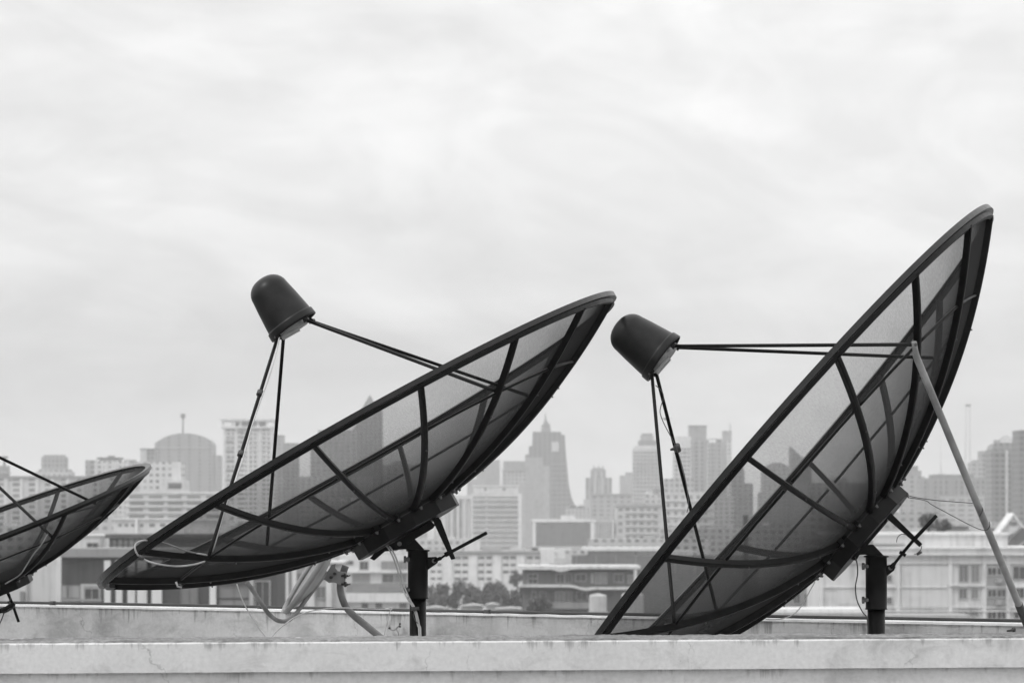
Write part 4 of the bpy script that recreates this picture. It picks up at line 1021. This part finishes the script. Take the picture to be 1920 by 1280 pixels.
for i, (px, D, w, y0, y1, lab) in enumerate((
    (832, 820, 84, 1088, 1146, 'leftmost bushy tree just right of the middle pole'),
    (872, 840, 80, 1084, 1150, 'rounded tree standing second from the middle pole, below the white hotel'),
    (925, 830, 72, 1090, 1142, 'spreading tree below the hotel, between the rounded tree and the wavy-roofed house'),
    (958, 700, 60, 1098, 1152, 'low dark tree at the left corner of the wavy-roofed house'),
    (1000, 660, 62, 1078, 1150, 'sparse tall tree overlapping the left end of the wavy-roofed house'),
    (1012, 600, 60, 1118, 1160, 'low bush in front of the wavy-roofed house'),
    (970, 1000, 40, 1068, 1100, 'dark tree directly behind the left end of the wavy roof'),
    (1741, 520, 40, 960, 990, 'rounded roof-garden tree above the white building, right of the actuator arm'),
    (1768, 530, 34, 970, 1002, 'sparse roof-garden bush just left of the diagonal strut'))):
    tree(px, D, w, y0, y1, lab, 3600 if w > 40 else 2000, i+3)
# planter behind the roof-garden trees and filler low houses
b = Bld('low_house', 'long low grey roof under the roof-garden trees above the white building', 'building', 560, 1700, 1850, 990, PL_(.5), 10)
b.box('roof_edge', 1735, 1815, 986, 990, -.5, 8, PL_(.15))
fill = ((640, 800, 1025, 1700, .5), (430, 640, 985, 1750, .4), (560, 760, 940, 2100, .34), (1105, 1330, 1010, 1500, .45), (1240, 1420, 990, 1700, .36), (1400, 1600, 985, 1600, .34), (760, 890, 1010, 1750, .5), (-80, 60, 985, 1200, .5), (60, 215, 968, 1350, .5),
        (950, 1060, 1032, 1550, .5), (1040, 1130, 1030, 1600, .5), (1520, 1760, 960, 1500, .36), (1820, 1960, 985, 1200, .4), (1060, 1110, 952, 3200, .42), (1140, 1170, 955, 3100, .4))
wds = ('pale', 'grey', 'hazy grey', 'light', 'dim grey', 'faded', 'whitish', 'plain pale', 'dull pale', 'small pale', 'little light', 'dull grey', 'wide grey', 'faint distant', 'faint narrow')
pos = ('low block behind the white shophouse and middle pole', 'low block seen through the lower mesh of the middle dish', 'block under the pointed tower seen through the middle dish', 'low block behind the dark hall between the dishes', 'low block seen through the left half of the right dish', 'low block seen through the lower right dish mesh', 'block between the middle dish hub and the banded office block', 'block at the extreme left below the small dish', 'block behind the small left dish above the white annexe',
       'roof between the hotel and the framed hall', 'roofs under the framed hall', 'block behind the hub of the right dish', 'block behind the gabled house at the right edge', 'block beyond the gap right of the spired tower', 'block in the narrow gap beside the stepped residential tower')
for (x0, x1, y, D, v), w_, p_ in zip(fill, wds, pos):
    b = Bld('low_rise_block', w_+' '+p_, 'building', D, x0, x1, y, FM(v, .16, 3.6, 3.1, .5, .45, .4), 20)
    rr = random.Random(x0*7+y)
    for k in range(4):
        xx = rr.uniform(x0+4, x1-20); b.box('roof_room', xx, xx+rr.uniform(6, 18), y-rr.uniform(3, 8), y, 3, 9, PL_(rr.choice((.36, .5, .62))))
# bird
bd = MB()
bl = W(1248, 785, 160)
for s in (-1, 1): bd.loft([[Vector((0,-.03,.0)),Vector((0,.1,.0)),Vector((0,.04,.03))],[Vector((s*.13,-.0,.03)),Vector((s*.13,.1,.03)),Vector((s*.13,.05,.045))],[Vector((s*.30,.05,-.01)),Vector((s*.30,.08,-.01)),Vector((s*.30,.06,0))]])
bd.tube([(-.10,.1,0),(-.04,.06,0),(.08,.03,.0),(.15,0,.01)], [.01,.035,.035,.01], 6)
bo = bd.build('bird', PL_(.1)); bo.location = bl; tag(bo, 'tiny dark bird flying between the two upright legs of the right feed', 'bird')

# ------------------------------------------------------------------ ground and haze
mb = MB(); mb.box(-2400, 2400, -250, 8900, -ALT-.4, -ALT-.004)
g = mb.build('ground', simple('city_ground', .16, .9, .3, .01)); tag(g, kind='structure')
mb = MB(); mb.box(-2450, 2450, -300, 8950, -ALT-1.4, 125)
hz = mb.build('haze', bpy.data.materials.new('haze')); tag(hz, kind='stuff')
hm = hz.data.materials[0]; hm.use_nodes = True; nt = hm.node_tree; nt.nodes.clear()
o_ = nt.nodes.new('ShaderNodeOutputMaterial'); pv_ = nt.nodes.new('ShaderNodeVolumePrincipled')
pv_.inputs['Density'].default_value = .00017; pv_.inputs['Color'].default_value = gray(.95); pv_.inputs['Anisotropy'].default_value = .2
nt.links.new(pv_.outputs[0], o_.inputs['Volume'])

# ------------------------------------------------------------------ sky, sun
SUN = Vector((-.62, -.42, .86)).normalized()
w = bpy.data.worlds.new('World'); sc.world = w; w.use_nodes = True; nt = w.node_tree
bg = nt.nodes['Background']
sky = N(nt, 'ShaderNodeTexSky'); sky.sky_type = 'NISHITA'; sky.sun_disc = False
sky.sun_elevation = math.asin(SUN.z); sky.sun_rotation = math.atan2(SUN.x, SUN.y)
bw = N(nt, 'ShaderNodeRGBToBW'); L(nt, sky.outputs[0], bw.inputs[0])
tc = N(nt, 'ShaderNodeTexCoord'); sp = N(nt, 'ShaderNodeSeparateXYZ'); L(nt, tc.outputs['Generated'], sp.inputs[0])
z = math_(nt, 'MAXIMUM', sp.outputs[2], 0.0)
grad = nt.nodes.new('ShaderNodeValToRGB'); e = grad.color_ramp.elements
for p_, v_ in ((.30, 0), (1.0, 0)): pass
e[0].position = 0; e[0].color = gray(.44); e[1].position = 1; e[1].color = gray(1.0)
for p_, v_ in ((.04, .465), (.085, .525), (.145, .58), (.4, .80)):
    x = e.new(p_); x.color = gray(v_)
L(nt, z, grad.inputs[0])
def cloud(scale, mscale, det, dist, lo, hi, a, b_):
    mp = N(nt, 'ShaderNodeMapping'); mp.inputs['Scale'].default_value = mscale; mp.inputs['Location'].default_value = (mscale[0]*.3, 3, 1)
    m0 = N(nt, 'ShaderNodeMapping'); m0.inputs['Rotation'].default_value = (0, -.16 if mscale[0] > 10 else .05, 0)
    L(nt, tc.outputs['Generated'], m0.inputs['Vector']); L(nt, m0.outputs[0], mp.inputs['Vector'])
    n = N(nt, 'ShaderNodeTexNoise', Scale=scale, Detail=det, Roughness=.5, Distortion=dist); L(nt, mp.outputs[0], n.inputs['Vector'])
    return ramp(nt, n.outputs['Fac'], [(lo, a), (hi, b_)])
c1_ = cloud(1.0, (4.5, 4.5, 21), 5.0, .8, .37, .63, .915, 1.065)
c2_ = cloud(1.0, (11, 11, 30), 9.0, 1.2, .40, .62, .935, 1.05)
c3_ = cloud(1.0, (26, 26, 44), 10.0, .5, .44, .60, .975, 1.035)
v = math_(nt, 'MULTIPLY', math_(nt, 'MULTIPLY', c1_, c2_), c3_)
v = math_(nt, 'MULTIPLY', v, grad.outputs[0])
v = math_(nt, 'MULTIPLY', v, 16.5)      # back to the scale of the sky texture
v = math_(nt, 'ADD', math_(nt, 'MULTIPLY', v, .93), math_(nt, 'MULTIPLY', bw.outputs[0], .07))
L(nt, v, bg.inputs['Color']); bg.inputs['Strength'].default_value = .1
su = bpy.data.lights.new('sun', 'SUN'); su.energy = 1.2; su.angle = R_(14); su.color = (1, 1, 1)
so = bpy.data.objects.new('sun', su); so.rotation_mode = 'QUATERNION'; so.rotation_quaternion = SUN.to_track_quat('Z', 'Y'); link(so)

# ------------------------------------------------------------------ camera
cd = bpy.data.cameras.new('camera'); cd.lens = 120; cd.sensor_width = 36; cd.shift_y = (HZ-640)/1920
cd.clip_start = .1; cd.clip_end = 20000
cd.dof.use_dof = True; cd.dof.focus_distance = 10.2; cd.dof.aperture_fstop = 13
cam = bpy.data.objects.new('camera', cd); cam.rotation_euler = (math.pi/2, 0, 0); link(cam)
sc.camera = cam
sc.view_settings.view_transform = 'Standard'; sc.view_settings.look = 'None'; sc.view_settings.exposure = 0; sc.view_settings.gamma = 1
sc.cycles.use_denoising = True
sc.cycles.transparent_max_bounces = 24
sc.cycles.volume_bounces = 1
